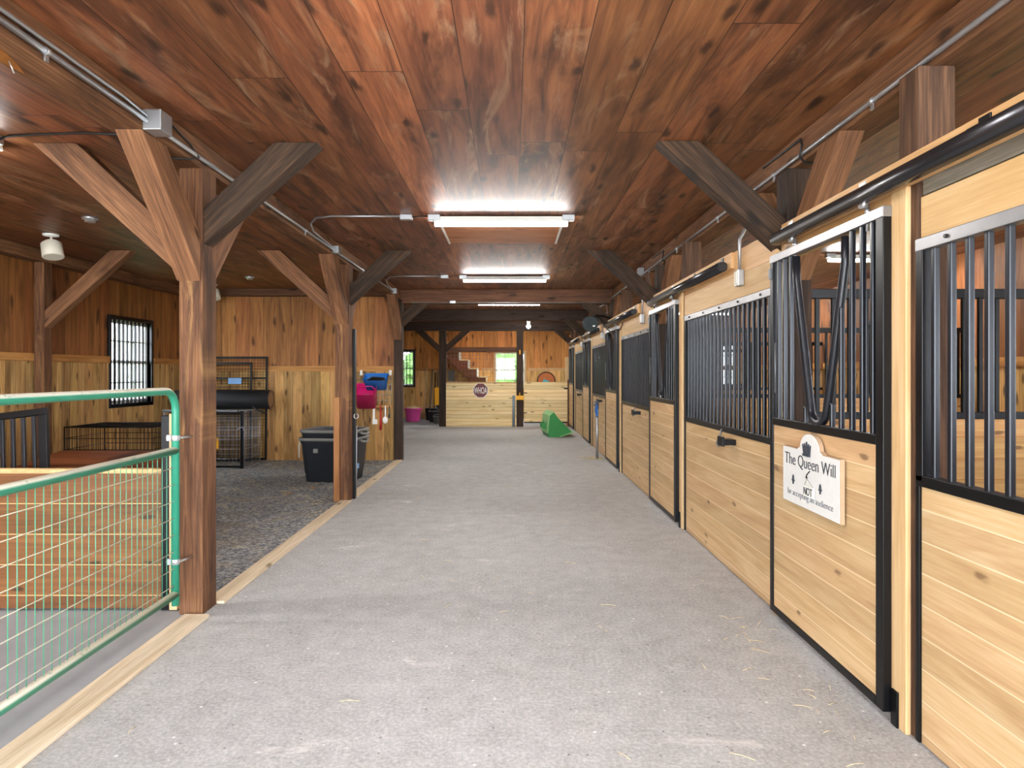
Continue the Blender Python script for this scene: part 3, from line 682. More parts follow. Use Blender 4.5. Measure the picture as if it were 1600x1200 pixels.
# ------------------------------------------------------------------ lights and conduit
def shop_light(x, y, label, L=1.2):
    t = thing('shop_light', label, 'light', (x, y, CEIL), 'tube shop lights')
    obj('housing', MB().prism([(y-.05, CEIL-.012), (y+.05, CEIL-.012), (y+.064, CEIL-.062), (y-.064, CEIL-.062)], 'yz', x-L/2, x+L/2), M['whitepaint'], t, .003)
    pts = [(y+.036*math.cos(a), CEIL-.062-.030*math.sin(a)) for a in [math.pi*i/10 for i in range(11)]]
    obj('tube', MB().prism(pts, 'yz', x-L/2+.004, x+L/2-.004), M['tube'], t)
    for sx_ in (-1, 1):
        xx = x+sx_*(L/2+.0); obj('end_box', MB().box(xx-.055, xx+.055, y-.075, y-.005, CEIL-.05, CEIL).lathe([(.012, 0), (.012, .008)], (xx, y-.04, CEIL-.058), 8), M['galv'], t, .004)
    return t
SL = [(-.10, 2.38, 'unseen tube shop light added to brighten the camera end of the aisle'), (-.097, 6.155, 'nearest tube shop light over the aisle'), (-.107, 9.93, 'second tube shop light over the aisle'), (-.06, 13.35, 'third tube shop light, hanging between the two crossing beams'), (-.08, 17.0, 'tube shop light behind the dark crossing beam'), (-.09, 20.3, 'farthest tube shop light beyond the half wall')]  # the first, out of view, is added to brighten the near floor
for a in SL: shop_light(*a)
shop_light(-3.70, 4.10, 'tube shop light over the side bay at the frame edge')
for k, lb in ((0, 'tube shop light over the nearest stalls'), (1, 'tube shop light seen through the signed stall door'), (2, 'tube shop light over the middle stalls'), (3, 'tube shop light over the far stalls')): shop_light(4.37, 4.45+P*k, lb)
t = thing('bulb_fixture', 'round bare bulb glowing beside the post at the far gate', 'light', (.44, 18.2, CEIL))
obj('base', MB().lathe([(.05, 0), (.05, -.04), (.025, -.12)], (.44, 18.2, CEIL), 14), M['whitepaint'], t)
obj('bulb', MB().lathe([(.004, -.06), (.045, -.03), (.06, 0), (.045, .03), (.02, .06)], (.44, 18.2, CEIL-.17), 14), M['bulb'], t)
# ceiling hatch beyond the nearest light
t = thing('ceiling_hatch', 'pale boarded hatch in the ceiling just beyond the nearest light', 'hatch', (-.1, 6.85, CEIL))
obj('hatch_board', MB().box(-.66, .46, 6.28, 7.36, CEIL-.018, CEIL), wood('hatch_board_wood', rgb(128,76,44), rgb(166,106,66), rgb(190,130,88), X_, Y_, var=.05, knots=.3), t, .003)
obj('hatch_trim', MB().box(-.68, -.66, 6.28, 7.36, CEIL-.024, CEIL).box(.46, .48, 6.28, 7.36, CEIL-.024, CEIL), M['whitepaint'], t)

GJ = 'conduit junction boxes'
def jbox(x0, x1, y0, y1, z0, z1, label): return tag(obj('junction_box', MB().box(x0, x1, y0, y1, z0, z1), M['galv'], bevel=.004), label, 'junction box', GJ)
xc = -1.875
tag(obj('conduit', MB().tube([(xc, -3, 2.775), (xc, 3.5, 2.775)], .013, 8), M['galv']), 'lower of two steel conduits on the beam before the first box', 'conduit', 'steel conduits')
tag(obj('conduit', MB().tube([(xc, -3, 2.815), (xc, 3.3, 2.815), (xc, 3.5, 2.80)], .009, 8), M['galv']), 'thinner upper conduit on the beam before the first box', 'conduit', 'steel conduits')
jbox(-1.895, -1.80, 3.5, 3.62, 2.73, 2.835, 'big steel junction box on the beam over the nearest post')
tag(obj('conduit', MB().tube([(xc, 3.62, 2.775), (xc, 7.2, 2.775)], .0125, 8), M['galv']), 'steel conduit on the beam between the first two boxes', 'conduit', 'steel conduits')
jbox(-1.895, -1.83, 7.2, 7.3, 2.75, 2.825, 'junction box on the beam over the second post')
tag(obj('conduit', MB().tube([(xc, 7.3, 2.775), (xc, 10.8, 2.775)], .0125, 8), M['galv']), 'steel conduit on the beam past the second post', 'conduit', 'steel conduits')
jbox(-1.895, -1.83, 10.8, 10.9, 2.74, 2.825, 'junction box on the beam over the dark post')
def feed(yl, ybox, label, x_end=-.97):
    zc = CEIL-.012
    tag(obj('conduit', MB().tube([(xc+.0, ybox, 2.795), (xc+.01, ybox-.5, 2.80), (xc+.012, yl+.25, 2.81), (xc+.03, yl+.1, 2.85), (xc+.10, yl+.02, zc), (xc+.25, yl-.05, zc), (x_end, yl-.05, zc)], .009, 8), M['galv']), label, 'conduit', 'steel conduits')
    return yl-.05
ya = feed(6.155, 7.2, 'thin conduit branching over the ceiling to the nearest shop light')
jbox(-1.0, -.89, ya-.03, ya+.03, CEIL-.045, CEIL, 'small ceiling box feeding the nearest shop light')
tag(obj('cable', MB().tube([(-.89, ya, CEIL-.02), (-.83, ya, CEIL-.012), (-.752, ya+.01, CEIL-.012)], .006, 6), M['cable']), 'short dark cable into the nearest shop light', 'cable', 'short lamp cables')
ya = feed(9.93, 10.8, 'thin conduit branching over the ceiling to the second shop light')
jbox(-1.03, -.92, ya-.03, ya+.03, CEIL-.045, CEIL, 'small ceiling box feeding the second shop light')
tag(obj('cable', MB().tube([(-.92, ya, CEIL-.02), (-.84, ya, CEIL-.012), (-.762, ya+.01, CEIL-.012)], .006, 6), M['cable']), 'short dark cable into the second shop light', 'cable', 'short lamp cables')
tag(obj('conduit', MB().tube([(-1.7, BY[2]-.008, 2.67), (1.6, BY[2]-.008, 2.67)], .008, 8), M['galv']), 'thin conduit along the underside of the nearest crossing beam', 'conduit', 'steel conduits')
jbox(-1.05, -.95, BY[2]-.045, BY[2], 2.655, 2.7, 'small box on the crossing beam conduit')
tg_ = thing('bare_patch', 'pale splintered patch with bent nails on the near beam', 'patch', (-2.03, 2.6, 2.735))
obj('patch', MB().prism([(-2.075, 2.42), (-2.03, 2.36), (-1.99, 2.47), (-1.975, 2.6), (-1.985, 2.68), (-2.01, 2.78), (-2.04, 2.86), (-2.06, 2.74), (-2.075, 2.6)], 'xy', 2.7325, 2.7352), plain('splintered_wood', rgb(150,96,44), .8, 0, .2, .35, 18), tg_)
for q, u_ in ((2.45, -2.05), (2.56, -2.0), (2.6, -2.05), (2.74, -2.02)): obj('nail', MB().tube([(u_, q, 2.736), (u_+.012, q+.015, 2.69)], .0025, 5), M['zinc'], tg_)
# cable loop over the post
tag(obj('cable', MB().tube([(-1.84, 3.6, 2.83), (-1.885, 3.75, 2.86), (-1.885, 4.0, 2.82), (-1.86, 4.06, 2.76), (-1.885, 4.0, 2.735), (-2.0, 3.95, 2.725), (-2.09, 3.95, 2.74)], .006, 6), M['cable']), 'black cable looping round the beam at the nearest post', 'cable')
tag(obj('cable', MB().tube([(-2.09, 3.98, 2.86), (-2.5, 4.0, CEIL-.008), (-2.86, 4.02, CEIL-.012), (-2.98, 4.05, CEIL-.008), (-3.1, 4.06, CEIL-.04)], .007, 6), M['cable']), 'black cable across the ceiling to the side bay light', 'cable')
xr = 1.688
tag(obj('conduit', MB().tube([(xr, -3, 2.755), (xr, 8.8, 2.755)], .0125, 8), M['galv']), 'steel conduit along the beam above the stalls', 'conduit', 'steel conduits')
jbox(1.63, 1.702, 8.8, 8.92, 2.74, 2.84, 'junction box on the stall beam behind the second brace')
tag(obj('conduit', MB().tube([(xr, 8.92, 2.755), (xr, 12.0, 2.755), (1.64, 12.1, 2.70), (1.56, 12.15, 2.66)], .0125, 8), M['galv']), 'steel conduit on the stall beam past the junction box', 'conduit', 'steel conduits')
for yy, lb in ((4.0, 'black cable looped over the stall beam conduit at the first brace'), (7.62, 'black cable looped over the stall beam conduit at the second brace')):
    tag(obj('cable', MB().tube([(1.69, yy+.6, 2.86), (1.69, yy, 2.85), (1.672, yy-.06, 2.80), (1.672, yy-.03, 2.735), (1.72, yy, 2.712), (1.85, yy+.02, 2.712)], .007, 6), M['cable']), lb, 'cable')

for o_ in [o for o in list(COL.objects) if o.name.split('.')[0] == 'conduit' and o.parent is None]:
    for xs_, zs_, ys_, side in ((xc, 2.775, (1.9, 2.75, 4.75, 6.2, 8.6), -1), (xr, 2.755, (1.6, 2.2, 3.2, 4.4, 5.6, 7.0), 1)):
        lo = min(v.co.y for v in o_.data.vertices); hi = max(v.co.y for v in o_.data.vertices); mx = sum(v.co.x for v in o_.data.vertices)/len(o_.data.vertices); mz = sum(v.co.z for v in o_.data.vertices)/len(o_.data.vertices)
        if abs(mx-xs_) < .004 and abs(mz-zs_) < .004:
            for q in ys_:
                if lo < q < hi: obj('strap', MB().lathe([(.0165, q-.012), (.0165, q+.012)], (xs_, 0, zs_), 10, 'y').box(xs_-.004, xs_+.004, q-.01, q+.01, zs_-.042, zs_-.012), M['zinc'], o_)
# spot lamps and ceiling boxes of the side bay
for i, (x, y) in enumerate(((-4.70, 6.96), (-4.78, 10.9))):
    t = thing('spot_lamp', ['white can lamp hanging under the bay ceiling near the side wall', 'white can lamp behind the nearest post'][i], 'lamp', (x, y, CEIL), 'white can lamps')
    obj('ceiling_plate', MB().lathe([(.075, 0), (.07, -.02), (.02, -.03)], (x, y, CEIL), 20), M['whitepaint'], t)
    obj('stem', MB().tube([(x, y, CEIL-.02), (x+.01, y, CEIL-.085)], .011, 8), M['whitepaint'], t)
    obj('can', MB().tube([(x+.005, y-.005, CEIL-.075), (x+.012, y-.01, CEIL-.10), (x+.045, y-.03, CEIL-.235), (x+.046, y-.031, CEIL-.24)], [.06, .095, .098, .085], 20), M['cream'], t)
for i, (x, y) in enumerate(((-3.83, 6.2), (-3.84, 10.0))):
    tag(obj('ceiling_box', MB().lathe([(.07, 0), (.07, -.02), (.045, -.028), (.045, -.045)], (x, y, CEIL), 8), M['galv']), ['octagonal steel box on the bay ceiling beyond the can lamp', 'octagonal steel box on the bay ceiling beyond the nearest post'][i], 'ceiling box', 'octagonal ceiling boxes')

# fan
fy = 11.35
t = thing('barn_fan', 'small round dark fan hung on the stall posts', 'fan', (1.32, fy, 2.30))
g = MB()
for rr in (.125, .095, .065, .035):
    g.tube([(1.30+rr*math.cos(2*math.pi*i/20), fy-.05, 2.30+rr*math.sin(2*math.pi*i/20)) for i in range(20)], .004, 5, True)
for i in range(12):
    a = 2*math.pi*i/12; g.tube([(1.30+.02*math.cos(a), fy-.052, 2.30+.02*math.sin(a)), (1.30+.125*math.cos(a), fy-.05, 2.30+.125*math.sin(a))], .003, 5)
obj('guard', g, M['fan'], t)
fs = obj('shell', MB().lathe([(.128, -.045), (.132, 0), (.11, .06), (.05, .1)], (1.30, fy, 2.30), 20, 'y'), M['fan'], t)
bl = MB()
for i in range(4):
    a = math.pi/2*i; bl.prism([(1.30+.015*math.cos(a), 2.30+.015*math.sin(a)), (1.30+.11*math.cos(a-.3), 2.30+.11*math.sin(a-.3)), (1.30+.11*math.cos(a+.35), 2.30+.11*math.sin(a+.35))], 'xz', fy-.04, fy-.034)
obj('blades', bl, M['black'], t)
obj('mounting_arm', MB().tube([(1.30, fy+.05, 2.34), (1.40, fy+.06, 2.44), (1.52, fy+.08, 2.44), (1.665, fy+.16, 2.40)], .014, 8), M['black'], t)
obj('tag_label', MB().box(1.335, 1.375, fy-.058, fy-.054, 2.25, 2.27), M['white'], fs)
tag(obj('cable', MB().tube([(1.45, fy+.1, 2.40), (1.55, fy-.2, 2.2), (1.59, fy-.8, 2.05), (1.6, fy-1.3, 2.15), (1.6, fy-1.5, 2.2)], .008, 6), M['cable']), 'black power cord drooping from the fan', 'cable')

# ------------------------------------------------------------------ green gate
gx, gy0, gy1 = -2.0, 1.05, 4.06
t = thing('tube_gate', 'green tubular gate with wire mesh hanging from the nearest post', 'gate', (gx, 2.5, 0))
zt_, zb_, zm_ = 1.375, .165, 1.02
corner = lambda cy, s: [(gx, cy - s*.12*(1-math.sin(R(a))) , zt_ - .12*(1-math.cos(R(a)))) for a in range(0, 1)]
path = [(gx, gy1, .10), (gx, gy1, zt_-.12)]
for a in range(10, 91, 16): path.append((gx, gy1-.12*(1-math.cos(R(a))), zt_-.12+.12*math.sin(R(a))))
path += [(gx, gy0+.12, zt_)]
for a in range(16, 91, 16): path.append((gx, gy0+.12*(1-math.sin(R(a))), zt_-.12+.12*math.cos(R(a))))
path += [(gx, gy0, .10)]
obj('tube_frame', MB().tube(path, .0225, 12), M['green'], t)
obj('rail', MB().tube([(gx, gy0, zm_), (gx, gy1, zm_)], .0235, 12), M['green'], t)
obj('rail', MB().tube([(gx, gy0, zb_), (gx, gy1, zb_)], .0235, 12), M['green'], t)
mb = MB()
n = int((gy1-gy0)/.052)
for i in range(1, n): yy = gy1 - i*.052; mb.tube([(gx, yy, zb_), (gx, yy, zm_)], .0022, 5)
obj('wire_mesh', mb, M['greenwire'], t)['label'] = 'upright green wires'
mb = MB()
for i in range(1, 9): zz = zm_ - i*(zm_-zb_)/8.6; mb.tube([(gx+.004, gy0, zz), (gx+.004, gy1, zz)], .0026, 5)
obj('wire_mesh', mb, M['palewire'], t)['label'] = 'pale dusty level wires'
for zz in (1.095, .36):
    h = obj('hinge_clamp', MB().lathe([(.027, -.016), (.027, .016)], (gx, gy1, zz), 14).box(gx-.05, gx-.02, gy1-.012, gy1+.012, zz-.018, zz+.018), M['zinc'], t, .002)
    obj('hinge_pin', MB().tube([(gx+.02, gy1, zz), (gx+.035, gy1+.05, zz), (gx+.045, gy1+.115, zz)], .008, 8), M['zinc'], h)
    obj('bolt', MB().tube([(gx-.055, gy1, zz), (gx+.03, gy1, zz)], .006, 6), M['zinc'], h)
# low boarded wall behind the gate
y = 4.24
t = thing('low_partition', 'low amber boarded partition behind the green gate', 'partition', (-3.8, y, 0))
obj('board_panel', MB().box(XL+.03, -2.17, y, y+.04, .02, .862), M['low_wall'], t)
obj('cap', MB().box(XL+.03, -2.17, y-.006, y+.045, .862, .885), M['pine_hdr'], t, .003)
obj('steel_channel', MB().box(-2.175, -2.125, y-.01, y+.05, .012, 1.215), M['black'], t, .003)
obj('end_post', MB().box(-2.125, -2.075, y-.01, y+.05, .012, 1.228), M['pine_z'], t, .003)
obj('end_post', MB().box(-2.068, -2.04, y+.0, y+.05, .012, 1.225), M['pine_z'], t, .003)
# kerb timbers
tag(obj('kerb_timber', MB().box(-1.985, -1.835, -3.0, 4.14, .0, .022), M['curb'], bevel=.004), 'pale flat timber on the floor under the green gate', 'kerb', 'flat floor timbers')
tag(obj('kerb_timber', MB().box(-1.975, -1.845, 4.38, 7.86, .0, .02), M['curb'], bevel=.004), 'pale flat timber on the floor between the first two posts', 'kerb', 'flat floor timbers')
tag(obj('kerb_timber', MB().box(-1.97, -1.85, 8.06, 11.52, .0, .02), M['curb'], bevel=.004), 'pale flat timber on the floor past the black tubs', 'kerb', 'flat floor timbers')

# ------------------------------------------------------------------ side bay contents
# leaning spare barred panel
t = thing('spare_grille', 'black barred panel leaning behind the low partition', 'barred panel', (-3.95, 5.0, 0.03), rx=R(-9), ry=R(0))
f = MB()
W2, H2 = .56, 1.14
lobj('frame', MB().box(-W2, W2, -.02, .02, H2-.05, H2).box(-W2, W2, -.02, .02, 0, .05).box(-W2, -W2+.06, -.02, .02, .05, H2-.05).box(W2-.06, W2, -.02, .02, .05, H2-.05).box(-W2, W2, -.012, .012, .62, .66), M['black'], t, .003)
for i in range(13): xx = -W2+.1+(2*W2-.2)*i/12; lobj('bar', MB().box(xx-.013, xx+.013, -.013, .013, .05, H2-.05), M['bar'], t, .004)
t.rotation_euler = (R(-9), R(-7), R(4))
# chest
t = thing('wooden_chest', 'brown wooden chest behind the low partition', 'chest', (-3.35, 5.75, .006))
obj('box', MB().box(-3.95, -2.85, 5.5, 6.0, .006, .70), M['brownbox'], t, .004)
obj('lid', MB().prism([(5.47, .70), (6.03, .70), (6.03, .80), (5.47, .735)], 'yz', -3.97, -2.83), M['brownbox'], t, .004)
def wire_box(t, x0, x1, y0, y1, z0, z1, sp, r, mat, rf=.006):
    def grid(name, pts_fn, ua, ub, va, vb):
        mb = MB(); u = ua
        nu = max(1, int(round((ub-ua)/sp))); nv = max(1, int(round((vb-va)/(sp*2.6))))
        for i in range(nu+1): q = ua+(ub-ua)*i/nu; mb.tube([pts_fn(q, va), pts_fn(q, vb)], r, 4)
        for i in range(nv+1): q = va+(vb-va)*i/nv; mb.tube([pts_fn(ua, q), pts_fn(ub, q)], r*1.3, 4)
        obj(name, mb, mat, t)
    grid('front_panel', lambda u, v: (u, y0, v), x0, x1, z0, z1); grid('back_panel', lambda u, v: (u, y1, v), x0, x1, z0, z1)
    grid('side_panel', lambda u, v: (x0, u, v), y0, y1, z0, z1); grid('side_panel', lambda u, v: (x1, u, v), y0, y1, z0, z1)
    grid('top_panel', lambda u, v: (u, v, z1), x0, x1, y0, y1)
    fr = MB()
    for zz in (z0, z1): fr.tube([(x0, y0, zz), (x1, y0, zz), (x1, y1, zz), (x0, y1, zz)], rf, 5, True)
    for xx in (x0, x1):
        for yy in (y0, y1): fr.tube([(xx, yy, z0), (xx, yy, z1)], rf, 5)
    obj('edge_frame', fr, mat, t)
t = thing('dog_crate', 'long low black wire dog crate below the barred window', 'crate', (-4.4, 7.9, .01))
wire_box(t, -4.95, -3.98, 7.55, 8.3, .014, .88, .045, .0028, M['black'])
obj('tray', MB().box(-4.93, -4.0, 7.57, 8.28, .014, .04), M['blackplastic'], t)
t = thing('dog_crate', 'tall wire kennel with a black framed door under the rolled mat', 'crate', (-4.7, 10.8, .01))
wire_box(t, -5.35, -4.12, 10.5, 11.15, .014, .90, .06, .0032, M['galv'], .009)
dmb = MB()
df = obj('door_frame', MB().box(-4.72, -4.69, 10.46, 10.49, .03, .88).box(-4.16, -4.12, 10.45, 10.49, .02, .9).box(-4.72, -4.12, 10.46, 10.49, .03, .06).box(-4.72, -4.12, 10.46, 10.49, .84, .88), M['black'], t, .003)
obj('latch', MB().tube([(-4.2, 10.44, .62), (-4.12, 10.44, .66), (-4.10, 10.44, .60)], .008, 6), M['zinc'], df)
obj('top_bar', MB().box(-5.35, -4.2, 10.44, 10.48, .885, .92), M['steel'], t, .003)
t = thing('feed_bag', 'dark bag with a yellow patch inside the tall kennel', 'bag', (-4.75, 10.8, .01))
obj('bag', MB().loft([(.18,.14,0,.05), (.22,.17,.15,.08), (.20,.15,.4,.08), (.1,.05,.55,.03)]), M['rubber'], t).location = (0, 0, 0)
for ch in t.children:
    for v in ch.data.vertices: v.co = v.co + Vector((4.75-4.75, 10.8-10.8, .015))
    for v in ch.data.vertices: v.co = v.co + Vector((4.75, -10.8, .0)) + Vector((-4.75+0, 10.8, 0)) if False else v.co
obj('patch', MB().box(-4.72, -4.56, 10.60, 10.625, .28, .48), M['yellow'], t, .02)
# rolled mat
t = thing('rolled_mat', 'rolled black rubber mat lying on the tall kennel', 'mat', (-4.5, 10.8, 1.06))
prof = [(.15, -5.3), (.155, -4.6), (.15, -3.80), (.12, -3.80), (.12, -4.2), (.001, -4.21)]
obj('roll', MB().lathe(prof, (0, 10.78, 1.065), 22, 'x'), M['rubber'], t)
obj('backing', MB().lathe([(.118, -4.0), (.12, -3.802), (.145, -3.797), (.15, -3.801)], (0, 10.78, 1.065), 22, 'x'), M['tan'], t)
obj('strap', MB().tube([(-4.05, 10.66, .96), (-3.95, 10.62, .90), (-3.84, 10.63, .86)], .012, 6), M['cable'], t)
# kennel panels leaning on the back wall
for i, (x0, x1, zt, yo, lb) in enumerate(((-5.1, -4.33, 1.66, 11.33, 'black framed mesh kennel panel leaning in front, with a pale blue sticker'), (-5.2, -4.13, 1.76, 11.49, 'taller black mesh kennel panel leaning on the back wall'))):
    t = thing('kennel_panel', lb, 'kennel panel', (x0/2+x1/2, yo, 0.01), 'leaning kennel panels')
    obj('frame', MB().box(x0, x1, yo-.015, yo+.015, zt-.035, zt).box(x0, x1, yo-.015, yo+.015, .02, .055).box(x0, x0+.03, yo-.015, yo+.015, .02, zt).box(x1-.03, x1, yo-.015, yo+.015, .02, zt).box(x0, x1, yo-.012, yo+.012, 1.38, 1.41), M['black'], t, .003)
    mb = MB(); u = x0
    while u < x1: mb.tube([(u, yo, .03), (u, yo, zt-.01)], .0026, 4); u += .05
    w_ = .05
    while w_ < zt: mb.tube([(x0, yo, w_), (x1, yo, w_)], .0026, 4); w_ += .05
    obj('wire_mesh', mb, M['cable'], t)
    if i == 0: obj('sticker', MB().box(-4.72, -4.5, yo-.022, yo-.016, 1.30, 1.40), M['stickerblue'], t)
    t.rotation_euler = (R(-2), 0, 0)

# nested black tubs
def tub(name, label, cx, cy, z, hx, hy, h, rz, sc):
    t = thing(name, label, 'tub', (cx, cy, z), 'black plastic tubs', rz=rz)
    b = MB().loft([(hx*.78,hy*.76,0,.08), (hx*.80,hy*.78,.01,.08), (hx*.82,hy*.8,h*.18,.085), (hx*.835,hy*.815,h*.19,.085), (hx*.93,hy*.92,h*.86,.1), (hx*.95,hy*.94,h*.87,.1), (hx*.97,hy*.96,h*.94,.11)], cap1=False)
    sh = lobj('shell', b, M['blackplastic'], t)
    lobj('liner', MB().loft([(hx*.95,hy*.94,h*.985,.11), (hx*.90,hy*.89,h*.9,.1), (hx*.78,hy*.76,.05,.08)], cap0=False), M['blackplastic'], t)
    rm = lobj('rim', MB().loft([(hx*.95,hy*.94,h*.985,.11), (hx*1.0,hy,h*1.0,.12), (hx*1.015,hy*1.015,h*.985,.12), (hx*1.01,hy*1.01,h*.935,.12), (hx*.96,hy*.95,h*.93,.11)], cap0=False, cap1=False), M['greyplastic'], t)
    for s_ in (-1, 1):
        lobj('handle', MB().tube([(s_*hx*.99, -hy*.32, h*.93), (s_*(hx+.045), -hy*.3, h*.90), (s_*(hx+.055), 0, h*.88), (s_*(hx+.045), hy*.3, h*.90), (s_*hx*.99, hy*.32, h*.93)], .016, 8), M['greyplastic'], rm)
    rb = MB()
    for q in (-.5, .5): rb.box(hx*(q-.04), hx*(q+.04), -hy*.9, -hy*.82, h*.02, h*.16)
    return t
t = tub('storage_tub', 'lower black plastic tub standing on the gravel behind the post', -2.46, 9.48, .008, .40, .36, .60, R(-8), 1)
lobj('sticker', MB().box(-.16, -.10, -.345, -.325, .40, .455), M['greyplastic'], t); 
lobj('blue_sticker', MB().box(.33, .345, -.08, .02, .16, .24), M['stickerblue'], t)
lobj('rope', MB().tube([(-.40, -.22, .56), (-.405, -.25, .48), (-.40, -.26, .32)], .012, 6), M['cream'], t)
t2 = tub('storage_tub', 'upper black tub nested inside the lower one', -2.45, 9.48, .115, .395, .35, .60, R(-8), 1)
lobj('bag_inside', MB().blob((.1, .02, .50), .22, .18, .09, .1, 3, 4), M['bag'], t2)
tag(obj('chain', MB().tube([(-1.835, 8.06, .86), (-1.83, 8.05, .7), (-1.835, 8.06, .5), (-1.83, 8.05, .3), (-1.84, 8.06, .12)], .0055, 6), M['galv']), 'thin chain hanging beside the second post', 'chain')
tag(obj('ring', MB().tube([(-1.83, 8.06+.0, 1.0+.0)] + [(-1.83+.0+.025*math.sin(a), 8.02, .975+.03*math.cos(a)) for a in [2*math.pi*i/12 for i in range(1, 12)]], .006, 6), M['zinc']), 'steel ring on the second post', 'ring')
# tool rack on the back wall
yw = 11.575
t = thing('wire_rack', 'wire grid rack on the back bay wall holding the blue tub', 'rack', (-2.33, yw, 1.2))
mb = MB()
for i in range(9): xx = -2.64+.6*i/8; mb.tube([(xx, yw-.02, .93), (xx, yw-.02, 1.46)], .004, 5)
for i in range(7): zz = .93+.53*i/6; mb.tube([(-2.64, yw-.024, zz), (-2.04, yw-.024, zz)], .004, 5)
obj('grid', mb, M['galv'], t)
obj('hook_rail', MB().box(-2.66, -2.02, yw-.05, yw, .90, .935), M['rail_y'], t, .003)
for xx in (-2.55, -2.06): obj('hanger', MB().box(xx-.02, xx+.02, yw-.03, yw, 1.44, 1.53), M['white'], t, .004)
mb = MB().loft([(.16,.09,0,.03), (.195,.12,.19,.04), (.205,.13,.2,.04)], cap1=False).loft([(.19,.115,.2,.04), (.15,.08,.02,.03)], cap0=False)
t = thing('plastic_tub', 'blue plastic tub on the wire rack', 'tub', (-2.255, yw-.17, 1.24), rx=R(30)); lobj('shell', mb, M['blue'], t)
lobj('contents', MB().blob((0,0,.14), .15, .08, .05, .15, 2, 3), M['cable'], t)
t = thing('plastic_tub', 'magenta plastic bin tipped forward on the wire rack', 'tub', (-2.42, yw-.16, .96), rx=R(42))
mb = MB().loft([(.15,.11,0,.03), (.185,.14,.33,.04), (.195,.15,.34,.04)], cap1=False).loft([(.18,.135,.34,.04), (.14,.1,.02,.03)], cap0=False)
lobj('shell', mb, M['magenta'], t); lobj('contents', MB().blob((0,0,.12), .13, .09, .05, .15, 2, 5), M['greyplastic'], t)
lobj('handle', MB().tube([(-.18,0,.33), (-.12,.05,.36), (.12,.05,.36), (.18,0,.33)], .007, 6), M['magenta'], t)
def wall_tool(name, label, mb, mat, cat): return tag(obj(name, mb, mat), label, cat, 'hand tools on the hook rail')
yt = yw-.05
wall_tool('lead_rope', 'dark rope loop hanging at the near end of the hook rail', MB().tube([(-2.52, yt, .92), (-2.50, yt-.01, .7), (-2.46, yt-.01, .45), (-2.42, yt-.01, .7), (-2.44, yt, .92)], .012, 6), M['tan'], 'rope')
wall_tool('grooming_brush', 'white handled brush hanging on the hook rail', MB().box(-2.345, -2.31, yt-.02, yt, .64, .93).box(-2.35, -2.27, yt-.03, yt, .62, .70), M['white'], 'brush')
wall_tool('red_tool', 'red handled tool hanging on the hook rail', MB().tube([(-2.215, yt, .93), (-2.215, yt-.005, .7), (-2.215, yt-.005, .52)], [.012, .017, .02], 8), M['red'], 'tool')
wall_tool('feed_scoop', 'white scoop hanging on the hook rail', MB().box(-2.145, -2.125, yt-.015, yt, .72, .93).blob((-2.135, yt-.02, .69), .045, .02, .06, 0, 3), M['white'], 'scoop')
wall_tool('hoof_pick', 'small dark pick hanging at the post end of the hook rail', MB().box(-2.075, -2.06, yt-.012, yt, .78, .93).box(-2.085, -2.055, yt-.014, yt, .72, .79), M['black'], 'tool')

# ------------------------------------------------------------------ far end
y = BY[4]
t = thing('half_wall', 'pale boarded half wall carrying the WHOA sign', 'half wall', (-.85, y+.08, 0))
obj('board_panel', MB().box(-1.83, .125, y+.05, y+.09, 0, 1.20), M['pine_y'], t); obj('cap', MB().box(-1.83, .125, y+.03, y+.12, 1.20, 1.235), M['pine_hdr'], t, .003)
t = thing('stop_sign', 'maroon octagonal sign reading WHOA on the half wall', 'sign', (-.87, y+.04, 1.0))
oc = lambda r: [(-.87+r*math.cos(R(22.5+45*i)), 1.0+r*math.sin(R(22.5+45*i))) for i in range(8)]
obj('border', MB().prism(oc(.225), 'xz', y+.035, y+.049), M['white'], t); wf = obj('face', MB().prism(oc(.205), 'xz', y+.03, y+.036), M['maroon'], t)
text('lettering', 'WHOA', .25, M['white'], wf, (-.87, y+.0275, .915), X_, Z_, .43, depth=.002, offset=.002)
t = thing('mesh_panel', 'wire mesh panel above the pale half wall', 'mesh panel', (-.85, y+.08, 1.24))
mb = MB(); u = -1.8
while u < .1: mb.tube([(u, y+.075, 1.235), (u, y+.075, 2.06)], .003, 4); u += .1
w_ = 1.28
while w_ < 2.05: mb.tube([(-1.83, y+.078, w_), (.125, y+.078, w_)], .003, 4); w_ += .1
obj('wire_mesh', mb, M['steel'], t)
tag(obj('downspout', MB().loft([(.035,.03,0,.02), (.035,.03,.86,.02)]), M['downspout']), 'grey plastic pipe standing against the half wall', 'pipe').location = (.045, y-.005, 0)
t = thing('far_gate', 'pale boarded gate closing the end of the aisle', 'gate', (.93, y+.08, 0))
obj('board_panel', MB().box(.335, 1.535, y+.05, y+.09, .13, 1.235), M['pine_y'], t); obj('bottom_rail', MB().box(.335, 1.535, y+.045, y+.095, .095, .13), M['black'], t, .003)
for zz in (.38, .93): obj('hinge', MB().box(.315, .42, y+.035, y+.05, zz-.012, zz+.012), M['black'], t, .002)
obj('latch', MB().box(1.44, 1.55, y+.03, y+.05, 1.04, 1.08), M['black'], t, .003)
tag(obj('gate_post', MB().box(1.545, 1.62, y+.04, y+.13, 0, 1.3), M['post'], bevel=.004), 'short brown post the far gate latches to', 'post')
tag(obj('upright_board', MB().box(1.49, 1.60, y+.2, y+.26, 0, 1.93), M['pine_z'], bevel=.004), 'pale upright board behind the far gate', 'board')
